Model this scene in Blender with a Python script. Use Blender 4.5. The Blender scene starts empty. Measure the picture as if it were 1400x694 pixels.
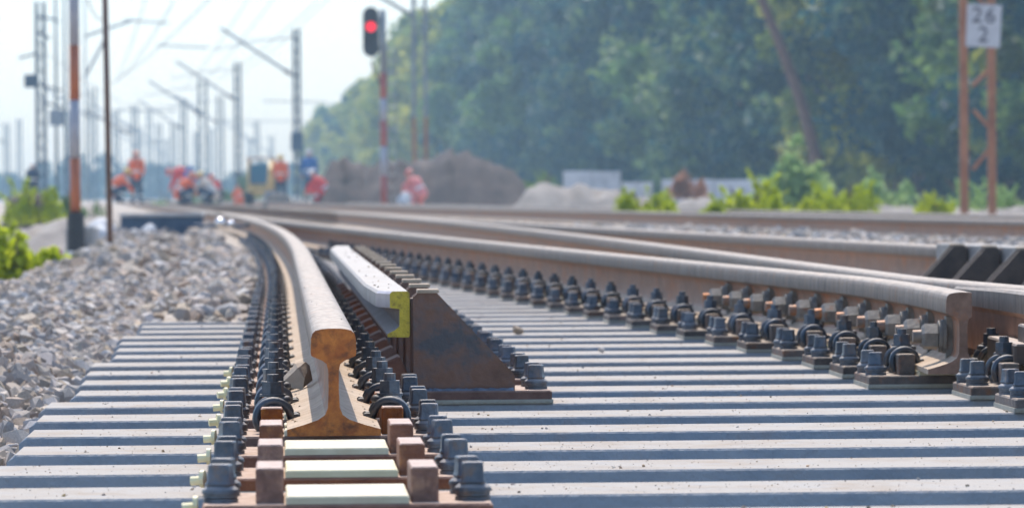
import bpy, bmesh, math, random
import numpy as np
from mathutils import Vector, Matrix
random.seed(7); rng = np.random.default_rng(7)
R = math.radians
scene = bpy.context.scene

# ------------------------------------------------------------------ camera, sky, sun, exposure
CAMZ = 0.423
F = 6722.0
PITCH = math.atan(82.0 / F)
ROLL = 0.007
cam_d = bpy.data.cameras.new("camera")
cam = bpy.data.objects.new("camera", cam_d)
scene.collection.objects.link(cam)
cam_d.sensor_fit = 'HORIZONTAL'; cam_d.sensor_width = 36.0
cam_d.lens = 36.0 * F / 1400.0
cam_d.clip_start = 0.1; cam_d.clip_end = 9000
CAMM = Matrix.Rotation(math.pi / 2 - PITCH, 4, 'X') @ Matrix.Rotation(-ROLL, 4, 'Z')
cam.matrix_world = Matrix.Translation((0, 0, CAMZ)) @ CAMM
cam_d.dof.use_dof = True
cam_d.dof.focus_distance = 8.7
cam_d.dof.aperture_fstop = 13.0
scene.camera = cam

SUN_EL, SUN_AZ = R(56), R(-4)          # azimuth from +Y (ahead of the camera) towards +X
w = bpy.data.worlds.new("World"); scene.world = w; w.use_nodes = True
nt = w.node_tree; bg = nt.nodes['Background']
sky = nt.nodes.new('ShaderNodeTexSky'); sky.sky_type = 'NISHITA'; sky.sun_disc = False
sky.sun_elevation = SUN_EL; sky.sun_rotation = SUN_AZ
sky.air_density = 1.2; sky.dust_density = 1.6; sky.ozone_density = 5.0
nt.links.new(sky.outputs[0], bg.inputs[0]); bg.inputs[1].default_value = 0.15
sd = bpy.data.lights.new("sun", 'SUN'); sd.energy = 3.0; sd.angle = R(0.5); sd.color = (1.0, 0.91, 0.79)
so = bpy.data.objects.new("sun", sd); scene.collection.objects.link(so)
sv = Vector((math.sin(SUN_AZ) * math.cos(SUN_EL), math.cos(SUN_AZ) * math.cos(SUN_EL), math.sin(SUN_EL)))
so.rotation_euler = sv.to_track_quat('Z', 'Y').to_euler()
scene.view_settings.view_transform = 'Standard'; scene.view_settings.look = 'None'
scene.view_settings.exposure = 0.72; scene.view_settings.gamma = 1.0
scene.cycles.max_bounces = 6; scene.cycles.diffuse_bounces = 3; scene.cycles.glossy_bounces = 3
scene.cycles.transmission_bounces = 4; scene.cycles.volume_bounces = 1; scene.cycles.transparent_max_bounces = 8
scene.cycles.sample_clamp_indirect = 6.0

C3 = CAMM.to_3x3()
def ray(px, py):
    return C3 @ Vector(((px - 700) / F, (347 - py) / F, -1.0))
def atY(px, py, Y):
    d = ray(px, py); t = Y / d.y
    return Vector((d.x * t, Y, CAMZ + d.z * t))
def atZ(px, py, z):
    d = ray(px, py); t = (z - CAMZ) / d.z
    return Vector((d.x * t, d.y * t, z))

# ------------------------------------------------------------------ helpers
COL = scene.collection
class MB:
    def __init__(s): s.v = []; s.f = []; s.m = []
    def add(s, vs, fs, mi=0):
        o = len(s.v); s.v += [tuple(p) for p in vs]
        for f in fs: s.f.append(tuple(i + o for i in f)); s.m.append(mi)
    def box(s, x0, x1, y0, y1, z0, z1, bev=0.0, mi=0, M=None):
        b = bev
        if b <= 0:
            vs = [(x0,y0,z0),(x1,y0,z0),(x1,y1,z0),(x0,y1,z0),(x0,y0,z1),(x1,y0,z1),(x1,y1,z1),(x0,y1,z1)]
            fs = [(0,3,2,1),(4,5,6,7),(0,1,5,4),(1,2,6,5),(2,3,7,6),(3,0,4,7)]
        else:
            def ring(z, i): return [(x0+i+b,y0+i,z),(x1-i-b,y0+i,z),(x1-i,y0+i+b,z),(x1-i,y1-i-b,z),(x1-i-b,y1-i,z),(x0+i+b,y1-i,z),(x0+i,y1-i-b,z),(x0+i,y0+i+b,z)]
            vs = ring(z0,0)+ring(z1-b,0)+ring(z1,b*.8)
            fs = [tuple(range(7,-1,-1)), tuple(range(16,24))]
            for k in (0,8):
                for i in range(8):
                    j=(i+1)%8; fs.append((k+i,k+j,k+8+j,k+8+i))
        if M is not None: vs = [M @ Vector(p) for p in vs]
        s.add(vs, fs, mi)
    def loft(s, rings, caps=True, mi=0, closed=True, capmi=None):
        o = len(s.v); n = len(rings[0])
        for r in rings: s.v += [tuple(p) for p in r]
        for k in range(len(rings)-1):
            for i in range(n if closed else n-1):
                j=(i+1)%n
                s.f.append((o+k*n+i,o+k*n+j,o+(k+1)*n+j,o+(k+1)*n+i)); s.m.append(mi)
        if caps and closed:
            cm = mi if capmi is None else capmi
            s.f.append(tuple(o+i for i in range(n-1,-1,-1))); s.m.append(cm)
            e=o+(len(rings)-1)*n; s.f.append(tuple(e+i for i in range(n))); s.m.append(cm)
    def cyl(s, p0, p1, r0, r1=None, n=10, mi=0, rot=0.0):
        r1 = r0 if r1 is None else r1
        s.tube([p0,p1],[r0,r1],n,mi,rot)
    def tube(s, pts, rs, n=8, mi=0, rot=0.0):
        pts=[Vector(p) for p in pts]
        if not hasattr(rs,'__len__'): rs=[rs]*len(pts)
        rings=[]; pu=None
        for i,p in enumerate(pts):
            t=(pts[min(i+1,len(pts)-1)]-pts[max(i-1,0)]).normalized()
            if pu is None: pu=Vector((1,0,0)) if abs(t.x)<.9 else Vector((0,1,0))
            u=(pu-t*pu.dot(t)).normalized(); pu=u; v=t.cross(u)
            rings.append([p+(u*math.cos(a)+v*math.sin(a))*rs[i] for a in [rot+2*math.pi*k/n for k in range(n)]])
        s.loft(rings, True, mi)
    def build(s, name, mats, parent=None, smooth=False, loc=None, rz=0.0):
        me=bpy.data.meshes.new(name); me.from_pydata(s.v,[],s.f)
        mats = mats if isinstance(mats,(list,tuple)) else [mats]
        for m in mats: me.materials.append(m)
        if len(mats)>1: me.polygons.foreach_set('material_index', s.m)
        if smooth: me.polygons.foreach_set('use_smooth',[True]*len(me.polygons))
        me.update()
        return link(name, me, parent, loc, rz)
def link(name, me, parent=None, loc=None, rz=0.0):
    o=bpy.data.objects.new(name, me); COL.objects.link(o)
    if parent is not None: o.parent=parent
    if loc is not None: o.location=loc
    o.rotation_euler[2]=rz
    return o
def smooth_angle(o, deg=35):
    me=o.data; me.polygons.foreach_set('use_smooth',[True]*len(me.polygons))
    bm=bmesh.new(); bm.from_mesh(me); a=R(deg)
    for e in bm.edges:
        if len(e.link_faces)==2 and e.calc_face_angle(0)>a: e.smooth=False
    bm.to_mesh(me); bm.free()
def tag(o, label=None, cat=None, group=None, kind=None):
    if label: o['label']=label
    if cat: o['category']=cat
    if group: o['group']=group
    if kind: o['kind']=kind
    return o
def empty(name, loc, rz=0.0):
    o=bpy.data.objects.new(name,None); COL.objects.link(o); o.location=loc; o.rotation_euler[2]=rz; o.empty_display_size=.1
    return o
KIDS={}
def copy_tree(o, parent=None):
    c=o.copy(); COL.objects.link(c)
    if parent is not None: c.parent=parent
    for ch in list(o.children): copy_tree(ch,c)
    return c
ORD=['first','second','third','fourth','fifth','sixth','seventh','eighth','ninth','tenth','eleventh','twelfth','thirteenth','fourteenth','fifteenth']

# ------------------------------------------------------------------ materials
def mat(name, c1, c2=None, scale=20.0, rough=0.7, metal=0.0, bump=0.0, bscale=None, dust_lit=None, dust_lit_amt=0.0, detail=6.0, c3=None, c3amt=0.0, c3scale=4.0, isl=0.0, stretch=None, objrand=0.0, c4=None, c4scale=30.0):
    m=bpy.data.materials.new(name); m.use_nodes=True; n=m.node_tree.nodes; l=m.node_tree.links
    b=n['Principled BSDF']; b.inputs['Roughness'].default_value=rough; b.inputs['Metallic'].default_value=metal
    tc=n.new('ShaderNodeTexCoord'); geo=n.new('ShaderNodeNewGeometry')
    vec=tc.outputs['Object']
    if stretch:
        mp=n.new('ShaderNodeMapping'); mp.inputs['Scale'].default_value=stretch; l.new(vec,mp.inputs[0]); vec=mp.outputs[0]
    if objrand>0 or True:
        oi=n.new('ShaderNodeObjectInfo'); ad=n.new('ShaderNodeVectorMath'); ad.operation='MULTIPLY_ADD'
        ad.inputs[1].default_value=(37,53,71); cb=n.new('ShaderNodeCombineXYZ')
        for k in range(3): l.new(oi.outputs['Random'],cb.inputs[k])
        l.new(cb.outputs[0],ad.inputs[0]); l.new(vec,ad.inputs[2]); vec=ad.outputs[0]
    c2=c2 or c1
    no=n.new('ShaderNodeTexNoise'); no.inputs['Scale'].default_value=scale; no.inputs['Detail'].default_value=detail; no.inputs['Roughness'].default_value=.65
    l.new(vec,no.inputs['Vector'])
    rp=n.new('ShaderNodeValToRGB'); rp.color_ramp.elements[0].position=.33; rp.color_ramp.elements[1].position=.67
    rp.color_ramp.elements[0].color=(*c1,1); rp.color_ramp.elements[1].color=(*c2,1)
    l.new(no.outputs['Fac'],rp.inputs[0]); col=rp.outputs[0]
    def mix(fac, a, bcol, typ='MIX'):
        mx=n.new('ShaderNodeMix'); mx.data_type='RGBA'; mx.blend_type=typ
        if isinstance(fac,float): mx.inputs[0].default_value=fac
        else: l.new(fac,mx.inputs[0])
        l.new(a,mx.inputs[6])
        if isinstance(bcol,tuple): mx.inputs[7].default_value=(*bcol,1)
        else: l.new(bcol,mx.inputs[7])
        return mx.outputs[2]
    def mathn(op,a,bv=None,cv=None,clamp=False):
        q=n.new('ShaderNodeMath'); q.operation=op; q.use_clamp=clamp
        for i,x in enumerate((a,bv,cv)):
            if x is None: continue
            if isinstance(x,(int,float)): q.inputs[i].default_value=x
            else: l.new(x,q.inputs[i])
        return q.outputs[0]
    if c3 is not None:
        n3=n.new('ShaderNodeTexNoise'); n3.inputs['Scale'].default_value=c3scale; n3.inputs['Detail'].default_value=7; n3.inputs['Roughness'].default_value=.7
        l.new(vec,n3.inputs['Vector'])
        f3=mathn('MULTIPLY',mathn('SUBTRACT',n3.outputs['Fac'],.62-.25*c3amt),6.0,clamp=True)
        col=mix(f3,col,c3)
    if c4 is not None:
        n4=n.new('ShaderNodeTexNoise'); n4.inputs['Scale'].default_value=c4scale; n4.inputs['Detail'].default_value=8; n4.inputs['Roughness'].default_value=.8; l.new(vec,n4.inputs['Vector'])
        col=mix(mathn('MULTIPLY',mathn('SUBTRACT',n4.outputs['Fac'],.60),7.0,clamp=True),col,c4)
    if isl>0:
        rnd=mathn('FRACT',mathn('ADD',geo.outputs['Random Per Island'],oi.outputs['Random']))
        hs=n.new('ShaderNodeHueSaturation'); l.new(col,hs.inputs['Color'])
        l.new(mathn('MULTIPLY_ADD',rnd,2*isl,1-isl),hs.inputs['Value'])
        rn2=mathn('FRACT',mathn('MULTIPLY',rnd,7.31))
        l.new(mathn('MULTIPLY_ADD',rn2,.07*isl,.5-.035*isl),hs.inputs['Hue'])
        l.new(mathn('MULTIPLY_ADD',mathn('FRACT',mathn('MULTIPLY',rnd,13.7)),1.2,.3),hs.inputs['Saturation'])
        col=hs.outputs[0]
    if objrand>0:
        ho=n.new('ShaderNodeHueSaturation'); l.new(col,ho.inputs['Color']); l.new(mathn('MULTIPLY_ADD',oi.outputs['Random'],2*objrand,1-objrand),ho.inputs['Value']); l.new(mathn('MULTIPLY_ADD',mathn('FRACT',mathn('MULTIPLY',oi.outputs['Random'],17.3)),.7,.65),ho.inputs['Saturation']); col=ho.outputs[0]
    if dust_lit is not None:  # upward faces take dust; on the sleepers it also paints the sunlit tops
        dcol=n.new('ShaderNodeRGB'); dcol.outputs[0].default_value=(*dust_lit,1); dtex=n.new('ShaderNodeTexNoise'); dtex.inputs['Scale'].default_value=scale*.55; dtex.inputs['Detail'].default_value=8; dtex.inputs['Roughness'].default_value=.75; l.new(vec,dtex.inputs['Vector'])
        dustc=mix(mathn('MULTIPLY',mathn('SUBTRACT',dtex.outputs['Fac'],.47),3.5,clamp=True),dcol.outputs[0],tuple(c*k for c,k in zip(dust_lit,(.80,.67,.54))))
        sx=n.new('ShaderNodeSeparateXYZ'); l.new(geo.outputs['Normal'],sx.inputs[0])
        nd=n.new('ShaderNodeTexNoise'); nd.inputs['Scale'].default_value=scale*1.7; nd.inputs['Detail'].default_value=6; l.new(vec,nd.inputs['Vector'])
        up=mathn('MULTIPLY',mathn('SUBTRACT',sx.outputs[2],.55),2.6,clamp=True)
        f=mathn('MULTIPLY',up,mathn('MULTIPLY_ADD',nd.outputs['Fac'],1.3,dust_lit_amt-.65,clamp=True),clamp=True)
        col=mix(f,col,dustc)
        l.new(mathn('MULTIPLY_ADD',f,.95-rough,rough,clamp=True),b.inputs['Roughness'])
        if metal>0: l.new(mathn('MULTIPLY_ADD',f,-metal,metal,clamp=True),b.inputs['Metallic'])
    l.new(col,b.inputs['Base Color'])
    if bump>0:
        nb=n.new('ShaderNodeTexNoise'); nb.inputs['Scale'].default_value=bscale or scale*3; nb.inputs['Detail'].default_value=5; l.new(vec,nb.inputs['Vector'])
        bp=n.new('ShaderNodeBump'); bp.inputs['Strength'].default_value=bump; bp.inputs['Distance'].default_value=.01; l.new(nb.outputs['Fac'],bp.inputs['Height']); l.new(bp.outputs[0],b.inputs['Normal'])
    return m

SAND=(.55,.44,.33)
M={}
M['concrete']=mat('concrete',(.24,.28,.325),(.33,.36,.395),12,.9,bump=.35,bscale=110,c3=(.26,.26,.27),c3amt=.3,c3scale=6,c4=(.17,.165,.16),c4scale=26,dust_lit=(.385,.35,.31),dust_lit_amt=1.0,objrand=.10)  # blue of shaded sides put into base; dust layer also paints sunlit tops
M['rail']=mat('rail_steel',(.22,.12,.075),(.36,.20,.125),14,.62,.15,bump=.15,bscale=90,dust_lit=(.56,.51,.47),dust_lit_amt=.95,c3=(.40,.14,.045),c3amt=.4,c3scale=6)
M['railtop']=mat('rail_running_surface',(.19,.155,.125),(.35,.29,.24),24,.62,.2,bump=.08,bscale=150,c3=(.38,.27,.20),c3amt=.3,c3scale=9,stretch=(3,.6,3))
M['railside']=mat('rail_head_side',(.10,.073,.06),(.27,.215,.175),30,.6,.15,bump=.2,bscale=110,stretch=(2,2,.35),c3=(.24,.13,.07),c3amt=.35,c3scale=11)
M['foot']=mat('rail_foot_dusty',(.37,.275,.19),(.53,.405,.29),16,.85,bump=.2,bscale=140,c3=(.34,.23,.15),c3amt=.3,c3scale=14)
M['rust']=mat('sawn_rust',(.33,.092,.022),(.58,.205,.04),48,.8,bump=.3,bscale=200,c3=(.16,.06,.025),c3amt=.5,c3scale=38)
M['plate']=mat('rusty_plate',(.15,.06,.04),(.26,.115,.07),30,.8,bump=.25,bscale=160,dust_lit=(.56,.43,.34),dust_lit_amt=.75,objrand=.25)
M['plate2']=mat('grey_brown_plate',(.075,.062,.056),(.16,.125,.105),30,.8,bump=.3,bscale=140,dust_lit=(.48,.39,.30),dust_lit_amt=.75,c3=(.24,.11,.055),c3amt=.35,c3scale=18,objrand=.3)
M['rib']=mat('rusty_rib',(.14,.05,.025),(.27,.10,.045),40,.75,bump=.4,bscale=120,dust_lit=(.56,.44,.38),dust_lit_amt=.95,c3=(.36,.16,.06),c3amt=.45,c3scale=34,objrand=.12)
M['bracket']=mat('bracket_steel',(.13,.065,.042),(.28,.135,.082),9,.5,.2,bump=.3,bscale=60,dust_lit=(.58,.50,.44),dust_lit_amt=1.0,c3=(.085,.08,.085),c3amt=.6,c3scale=9)
M['dark']=mat('painted_bolt',(.055,.07,.09),(.13,.145,.165),45,.42,.3,bump=.2,bscale=150,dust_lit=(.46,.42,.38),dust_lit_amt=.62,c3=(.19,.12,.08),c3amt=.35,c3scale=34,objrand=.3)
M['clip']=mat('spring_clip',(.04,.05,.065),(.085,.098,.115),50,.36,.3,bump=.1,bscale=150,dust_lit=(.40,.37,.34),dust_lit_amt=.5,c3=(.17,.10,.065),c3amt=.3,c3scale=30,objrand=.3)
M['zinc']=mat('dusty_nut',(.17,.155,.14),(.30,.27,.235),45,.65,.25,bump=.15,bscale=120,dust_lit=(.33,.29,.25),dust_lit_amt=.3,c3=(.33,.12,.04),c3amt=.2,c3scale=20)
M['boltend']=mat('bolt_end',(.16,.13,.11),(.26,.21,.17),45,.6,.3,bump=.2,c3=(.42,.15,.04),c3amt=.75,c3scale=9)
M['cream']=mat('cream_pad',(.58,.51,.33),(.68,.61,.42),25,.6,bump=.08,c3=(.6,.48,.32),c3amt=.3,c3scale=14,c4=(.40,.30,.19),c4scale=34,objrand=.06)
M['rust2']=mat('planed_rust',(.17,.095,.06),(.30,.175,.12),30,.7,bump=.25,bscale=120,c3=(.34,.13,.05),c3amt=.5,c3scale=18)
M['bracket2']=mat('dark_bracket_steel',(.06,.043,.036),(.11,.078,.06),12,.6,.2,bump=.2,dust_lit=(.5,.43,.38),dust_lit_amt=1.3)
M['knob']=mat('cream_plastic',(.78,.68,.36),(.86,.78,.5),25,.5)
M['serr']=mat('green_grey_pad',(.33,.32,.27),(.44,.43,.36),30,.7)
M['yellow']=mat('yellow_paint',(.54,.39,.03),(.70,.53,.05),60,.6,bump=.2,bscale=200,c3=(.16,.09,.03),c3amt=.35,c3scale=55)
M['purple']=mat('planed_steel',(.40,.34,.34),(.50,.44,.44),30,.45,.4)
M['check']=mat('check_rail_steel',(.26,.235,.22),(.40,.37,.35),15,.55,.3,bump=.1,c3=(.28,.20,.16),c3amt=.25,c3scale=10,dust_lit=(.46,.43,.39),dust_lit_amt=.6)
M['blueline']=mat('weld_bead',(.06,.08,.12),(.22,.25,.30),70,.5)
M['stone']=mat('ballast_stone',(.33,.275,.225),(.48,.405,.34),9,.9,bump=.35,bscale=60,isl=.32)
M['grit']=mat('sandy_grit',(.30,.22,.15),(.46,.35,.25),9,.9,isl=.5)
M['ground']=mat('gravel_ground',(.30,.26,.22),(.42,.37,.32),3,.95,bump=.4,bscale=25,c3=(.20,.22,.10),c3amt=.25,c3scale=.35)
M['bed']=mat('ballast_bed',(.30,.25,.20),(.45,.385,.32),28,.95,bump=.5,bscale=40)
M['sandbed']=mat('sand_fill',(.42,.35,.28),(.58,.49,.40),10,.95,bump=.3,bscale=60)
M['dirt']=mat('dirt_heap',(.03,.023,.022),(.08,.058,.052),1.2,.95,bump=.5,bscale=12,c3=(.15,.115,.095),c3amt=.35,c3scale=.9)
M['greydirt']=mat('grey_heap',(.17,.15,.135),(.32,.285,.25),1.5,.95,bump=.5,bscale=12)
M['white']=mat('white_paint',(.74,.74,.74),(.82,.82,.81),10,.6)
M['orange']=mat('orange_paint',(.62,.17,.06),(.72,.22,.08),12,.6)
M['greyband']=mat('grey_white_paint',(.34,.34,.38),(.44,.44,.47),10,.6)
M['brick']=mat('brick_orange_paint',(.40,.12,.055),(.50,.17,.08),12,.6)
M['digit']=mat('faded_digit',(.10,.09,.11),(.16,.15,.17),12,.6)
M['crib']=mat('crib_shadow',(.08,.072,.065),(.15,.135,.12),28,.95,bump=.5,bscale=40)  # bed colour darkened with the gaps' shadow, so less light bounces up
M['greyplate']=mat('grey_enamel',(.46,.46,.49),(.56,.56,.58),6,.6)
M['redband']=mat('red_band',(.36,.09,.07),(.44,.13,.10),12,.6)
M['black']=mat('black_paint',(.02,.022,.026),(.04,.042,.046),12,.5)
M['rustpole']=mat('rusty_pole',(.10,.055,.04),(.17,.09,.06),12,.75)
M['mast']=mat('orange_mast',(.28,.11,.055),(.42,.19,.10),3,.7,c3=(.15,.06,.04),c3amt=.3,c3scale=2)
M['galv']=mat('grey_mast',(.20,.22,.24),(.30,.32,.34),3,.6,.3)
M['bluemast']=mat('dark_blue_mast',(.02,.035,.06),(.04,.06,.10),3,.6)
M['wire']=mat('wire_metal',(.16,.16,.17),(.2,.2,.21),3,.6,.4)
M['conc2']=mat('weathered_concrete',(.34,.33,.32),(.46,.45,.43),4,.9,bump=.2)
M['wall']=mat('whitewashed_wall',(.62,.64,.68),(.74,.75,.78),1.2,.85,c3=(.42,.44,.48),c3amt=.3,c3scale=.8)
M['bluebox']=mat('dark_blue_cover',(.03,.06,.11),(.05,.09,.15),8,.6)
M['skin']=mat('skin',(.45,.25,.17),(.52,.30,.21),20,.6)
M['hivis']=mat('hi_vis_orange',(.80,.12,.03),(.90,.18,.05),8,.8)
M['hired']=mat('hi_vis_red',(.72,.06,.06),(.82,.11,.09),8,.8)
M['pink']=mat('faded_red_cloth',(.75,.20,.18),(.85,.32,.28),8,.8)
M['navy']=mat('navy_cloth',(.03,.045,.08),(.05,.07,.11),8,.85)
M['bluecloth']=mat('blue_cloth',(.03,.12,.34),(.05,.18,.45),8,.8)
M['pale']=mat('pale_cloth',(.6,.5,.42),(.7,.6,.5),8,.8)
M['greencloth']=mat('green_cloth',(.03,.12,.09),(.05,.18,.13),8,.8)
M['boot']=mat('boot_leather',(.03,.025,.02),(.05,.04,.03),8,.6)
M['stripe']=mat('reflective_stripe',(.72,.72,.66),(.8,.8,.74),8,.3)
M['helmetw']=mat('white_helmet',(.8,.8,.78),(.85,.85,.83),8,.3)
M['helmeto']=mat('orange_helmet',(.8,.2,.04),(.85,.25,.06),8,.3)
M['helmety']=mat('yellow_helmet',(.8,.5,.04),(.85,.58,.06),8,.3)
M['helmetr']=mat('red_helmet',(.7,.06,.05),(.75,.1,.08),8,.3)
M['machine']=mat('machine_ochre',(.62,.40,.12),(.72,.5,.2),4,.5)
M['rubber']=mat('rubber',(.02,.02,.022),(.04,.04,.042),10,.8)
M['bark']=mat('bark',(.12,.075,.06),(.20,.13,.10),3,.9,bump=.4)
M['pinebark']=mat('pine_bark',(.12,.07,.055),(.20,.11,.08),3,.9,bump=.4)
M['bag']=mat('white_sack',(.5,.5,.51),(.66,.66,.66),6,.7)
M['magenta']=mat('magenta_sheet',(.30,.06,.12),(.42,.10,.17),6,.6)
m=bpy.data.materials.new('windscreen_glass'); m.use_nodes=True; b=m.node_tree.nodes['Principled BSDF']; b.inputs['Base Color'].default_value=(.03,.16,.26,1); b.inputs['Roughness'].default_value=.08; M['glass']=m
m=bpy.data.materials.new('red_lamp'); m.use_nodes=True; b=m.node_tree.nodes['Principled BSDF']; b.inputs['Base Color'].default_value=(.8,.01,.02,1); b.inputs['Emission Color'].default_value=(1,.012,.03,1); b.inputs['Emission Strength'].default_value=.9; M['lamp']=m
m=bpy.data.materials.new('polished_steel'); m.use_nodes=True; b=m.node_tree.nodes['Principled BSDF']; b.inputs['Base Color'].default_value=(.8,.8,.8,1); b.inputs['Metallic'].default_value=1; b.inputs['Roughness'].default_value=.22; M['chrome']=m
def leafmat(name, c1, c2, trans=.35):
    m=bpy.data.materials.new(name); m.use_nodes=True; n=m.node_tree.nodes; l=m.node_tree.links
    b=n['Principled BSDF']; b.inputs['Roughness'].default_value=.6
    geo=n.new('ShaderNodeNewGeometry'); oi=n.new('ShaderNodeObjectInfo'); tc=n.new('ShaderNodeTexCoord')
    no=n.new('ShaderNodeTexNoise'); no.inputs['Scale'].default_value=.55; no.inputs['Detail'].default_value=3; l.new(tc.outputs['Object'],no.inputs['Vector'])
    s=n.new('ShaderNodeMath'); s.operation='ADD'; l.new(no.outputs['Fac'],s.inputs[0])
    s2=n.new('ShaderNodeMath'); s2.operation='MULTIPLY_ADD'; l.new(geo.outputs['Random Per Island'],s2.inputs[0]); s2.inputs[1].default_value=.35; s2.inputs[2].default_value=-.35
    l.new(s2.outputs[0],s.inputs[1])
    s3=n.new('ShaderNodeMath'); s3.operation='MULTIPLY_ADD'; l.new(oi.outputs['Random'],s3.inputs[0]); s3.inputs[1].default_value=.3; l.new(s.outputs[0],s3.inputs[2])
    rp=n.new('ShaderNodeValToRGB'); rp.color_ramp.elements[0].position=.38; rp.color_ramp.elements[1].position=.78
    rp.color_ramp.elements[0].color=(*c1,1); rp.color_ramp.elements[1].color=(*c2,1); l.new(s3.outputs[0],rp.inputs[0])
    l.new(rp.outputs[0],b.inputs['Base Color'])
    tr=n.new('ShaderNodeBsdfTranslucent'); l.new(rp.outputs[0],tr.inputs[0]); mx=n.new('ShaderNodeMixShader'); mx.inputs[0].default_value=trans
    l.new(b.outputs[0],mx.inputs[1]); l.new(tr.outputs[0],mx.inputs[2]); l.new(mx.outputs[0],n['Material Output'].inputs[0])
    return m
M['leafshade']=leafmat('leaves_blue_shade',(.012,.07,.085),(.20,.29,.09),.5)  # blue sky-lit shade and yellowish lit patches put into the leaf colours
M['leafyel']=leafmat('leaves_yellow_green',(.17,.23,.04),(.58,.55,.08),.6)
M['leafbright']=leafmat('leaves_bright',(.36,.44,.015),(.62,.67,.04),.6)
M['leafmid']=leafmat('leaves_mid',(.10,.20,.06),(.28,.38,.10),.5)
M['leafsoft']=leafmat('leaves_soft',(.22,.36,.13),(.45,.57,.21),.55)
M['leafbrown']=leafmat('leaves_brown',(.40,.21,.13),(.60,.35,.22),.45)
M['leaffar']=leafmat('leaves_far',(.03,.06,.03),(.06,.10,.05),.3)

# ------------------------------------------------------------------ track layout (metres; y runs away along the track)
def Ax(y):                              # centre line of the left running rail
    if y<18: return -.287-.0473*(y-7.87)
    d=min(y,60)-18
    x=-.287-.0473*(18-7.87)-.0473*d-.00045*d*d
    if y>60: x-=(.0473+.0009*42)*(y-60)
    return x
def sepB(y): return .00058*(61-y)**2 if y<61 else 0.0
def Bx(y):                              # the closure rail that turns into the wing rail
    if y>=12.4: return Ax(y)+sepB(y)
    if y>=11.6:
        t=(y-11.6)/.8; return Ax(y)+1.380+(sepB(12.4)-1.380)*t*t*.9+(sepB(12.4)-1.380)*.1*t
    t=max(0,(11.6-y)); return Ax(y)+1.380-.018*t*t
def Bex(y): return Ax(y)+.00058*(61-y)**2
def Dx(y):
    if y>=12.6: return Ax(y)+1.507
    return max(Ax(y)+1.507, Bex(y)+.125)
def Ex(y): return Ax(y)+sepB(y)+1.507
f1=atZ(1400,300,.212); f2=atZ(840,288,.212)
def Fx(y): return f1.x+(f2.x-f1.x)/(f2.y-f1.y)*(y-f1.y) if y<90 else Fx(89.999)-.085*(y-90)
Z0=.038
PROF=[(.075,0),(.075,.0105),(.050,.0175),(.025,.026),(.014,.034),(.0095,.045),(.00825,.075),(.0085,.105),(.011,.115),(.018,.1205),(.0355,.128),(.0365,.133),(.0358,.156),(.0335,.164),(.029,.1685),(.020,.1708),(.010,.1718)]
PROF=PROF+[(0,.172)]+[(-x,z) for x,z in reversed(PROF)]
NP=len(PROF)
def ysamples(y0,y1):
    ys=[y0]; y=y0
    while y<y1:
        y+=max(.12,min(.02*y,6)); ys.append(min(y,y1))
    return ys
def sweep(fx,y0,y1,z0=Z0,prof=PROF,plane=False):
    mb=MB(); rings=[]
    for y in ysamples(y0,y1):
        s=(fx(y+.05)-fx(y-.05))/.1; a=math.atan(s)
        ca,sa=math.cos(a),math.sin(a)
        lim=.018+.06*max(0,(y-y0-.1)/.5) if plane else 1
        rings.append([(fx(y)+min(px,lim+.0002*pz)*ca, y-min(px,lim)*sa, z0+pz) for px,pz in prof])
    mb.loft(rings,True,0,True,2)
    n=len(prof); k=0
    for r in range(len(rings)-1):           # material by place on the section
        for i in range(n):
            xm=(prof[i][0]+prof[(i+1)%n][0])/2; zm=(prof[i][1]+prof[(i+1)%n][1])/2
            if zm>.163: mb.m[k]=1
            elif zm>.122: mb.m[k]=3
            elif zm<.036 and abs(xm)>.011 and zm>.001: mb.m[k]=4
            k+=1
    return mb
RAILM=[M['rail'],M['railtop'],M['rust'],M['railside'],M['foot']]
def rail(fx,y0,y1,label,cap='rust'):
    o=sweep(fx,y0,y1,plane=cap=='rust2').build('rail',RAILM[:2]+[M[cap]]+RAILM[3:]); smooth_angle(o,38); tag(o,label,'rail'); return o
railA=rail(Ax,7.87,330,'left running rail curving away, its rusty sawn end facing the camera')
railB=rail(Bx,10.33,60.5,'middle closure rail ending as a bolted wing rail with rusty web','rust2')
railD=rail(Dx,6.0,330,'rail just behind the bolted wing rail, its bright top running side by side')
railE=rail(Ex,9.0,330,'brown webbed rail behind the dark triangular check brackets')
railF=rail(Fx,24,330,'rail of the far track across the grey ballast')
railF2=rail(lambda y:Fx(y)+1.507,24,330,'second rail of the far track, below the green bushes')

# crossing nose between the wing rails
mb=MB(); rings=[]
for y in [11.35,11.2,11.0,10.7,10.4,10,9.5,9,8.5,8,7.5,7,6]:
    xl=Ax(y)+1.471; xr=max(Bex(y)+.036, xl+.012)
    dz=.006*max(0,(y-10.6))/.7
    t=Z0+.172-dz; il=min(.02,(xr-xl)*.25)
    rings.append([(xl+il,y,Z0+.03),(xl+il,y,Z0+.115),(xl,y,Z0+.126),(xl,y,t-.006),(xl+.006,y,t),(xr-.006,y,t),(xr,y,t-.006),(xr,y,Z0+.126),(xr-il,y,Z0+.115),(xr-il,y,Z0+.03)])
mb.loft(rings[::-1],True)
k=0
for r in range(len(rings)-1):
    for i in range(10):
        mb.m[k]=1 if i in (3,4,5) else (3 if i in (2,6) else 0); k+=1
nose=mb.build('crossing_nose',RAILM); tag(nose,'pointed crossing nose beside the wing rail end at the right edge','rail crossing')
mb=MB(); x=Ax(10.3)
mb.box(x+1.425,x+1.468,10.02,10.6,Z0+.03,Z0+.072,.004)
mb.box(x+1.452,x+1.473,10.05,10.22,Z0+.0725,Z0+.108,.004)
mb.build('spacer_block',M['bracket2'],nose)

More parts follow.
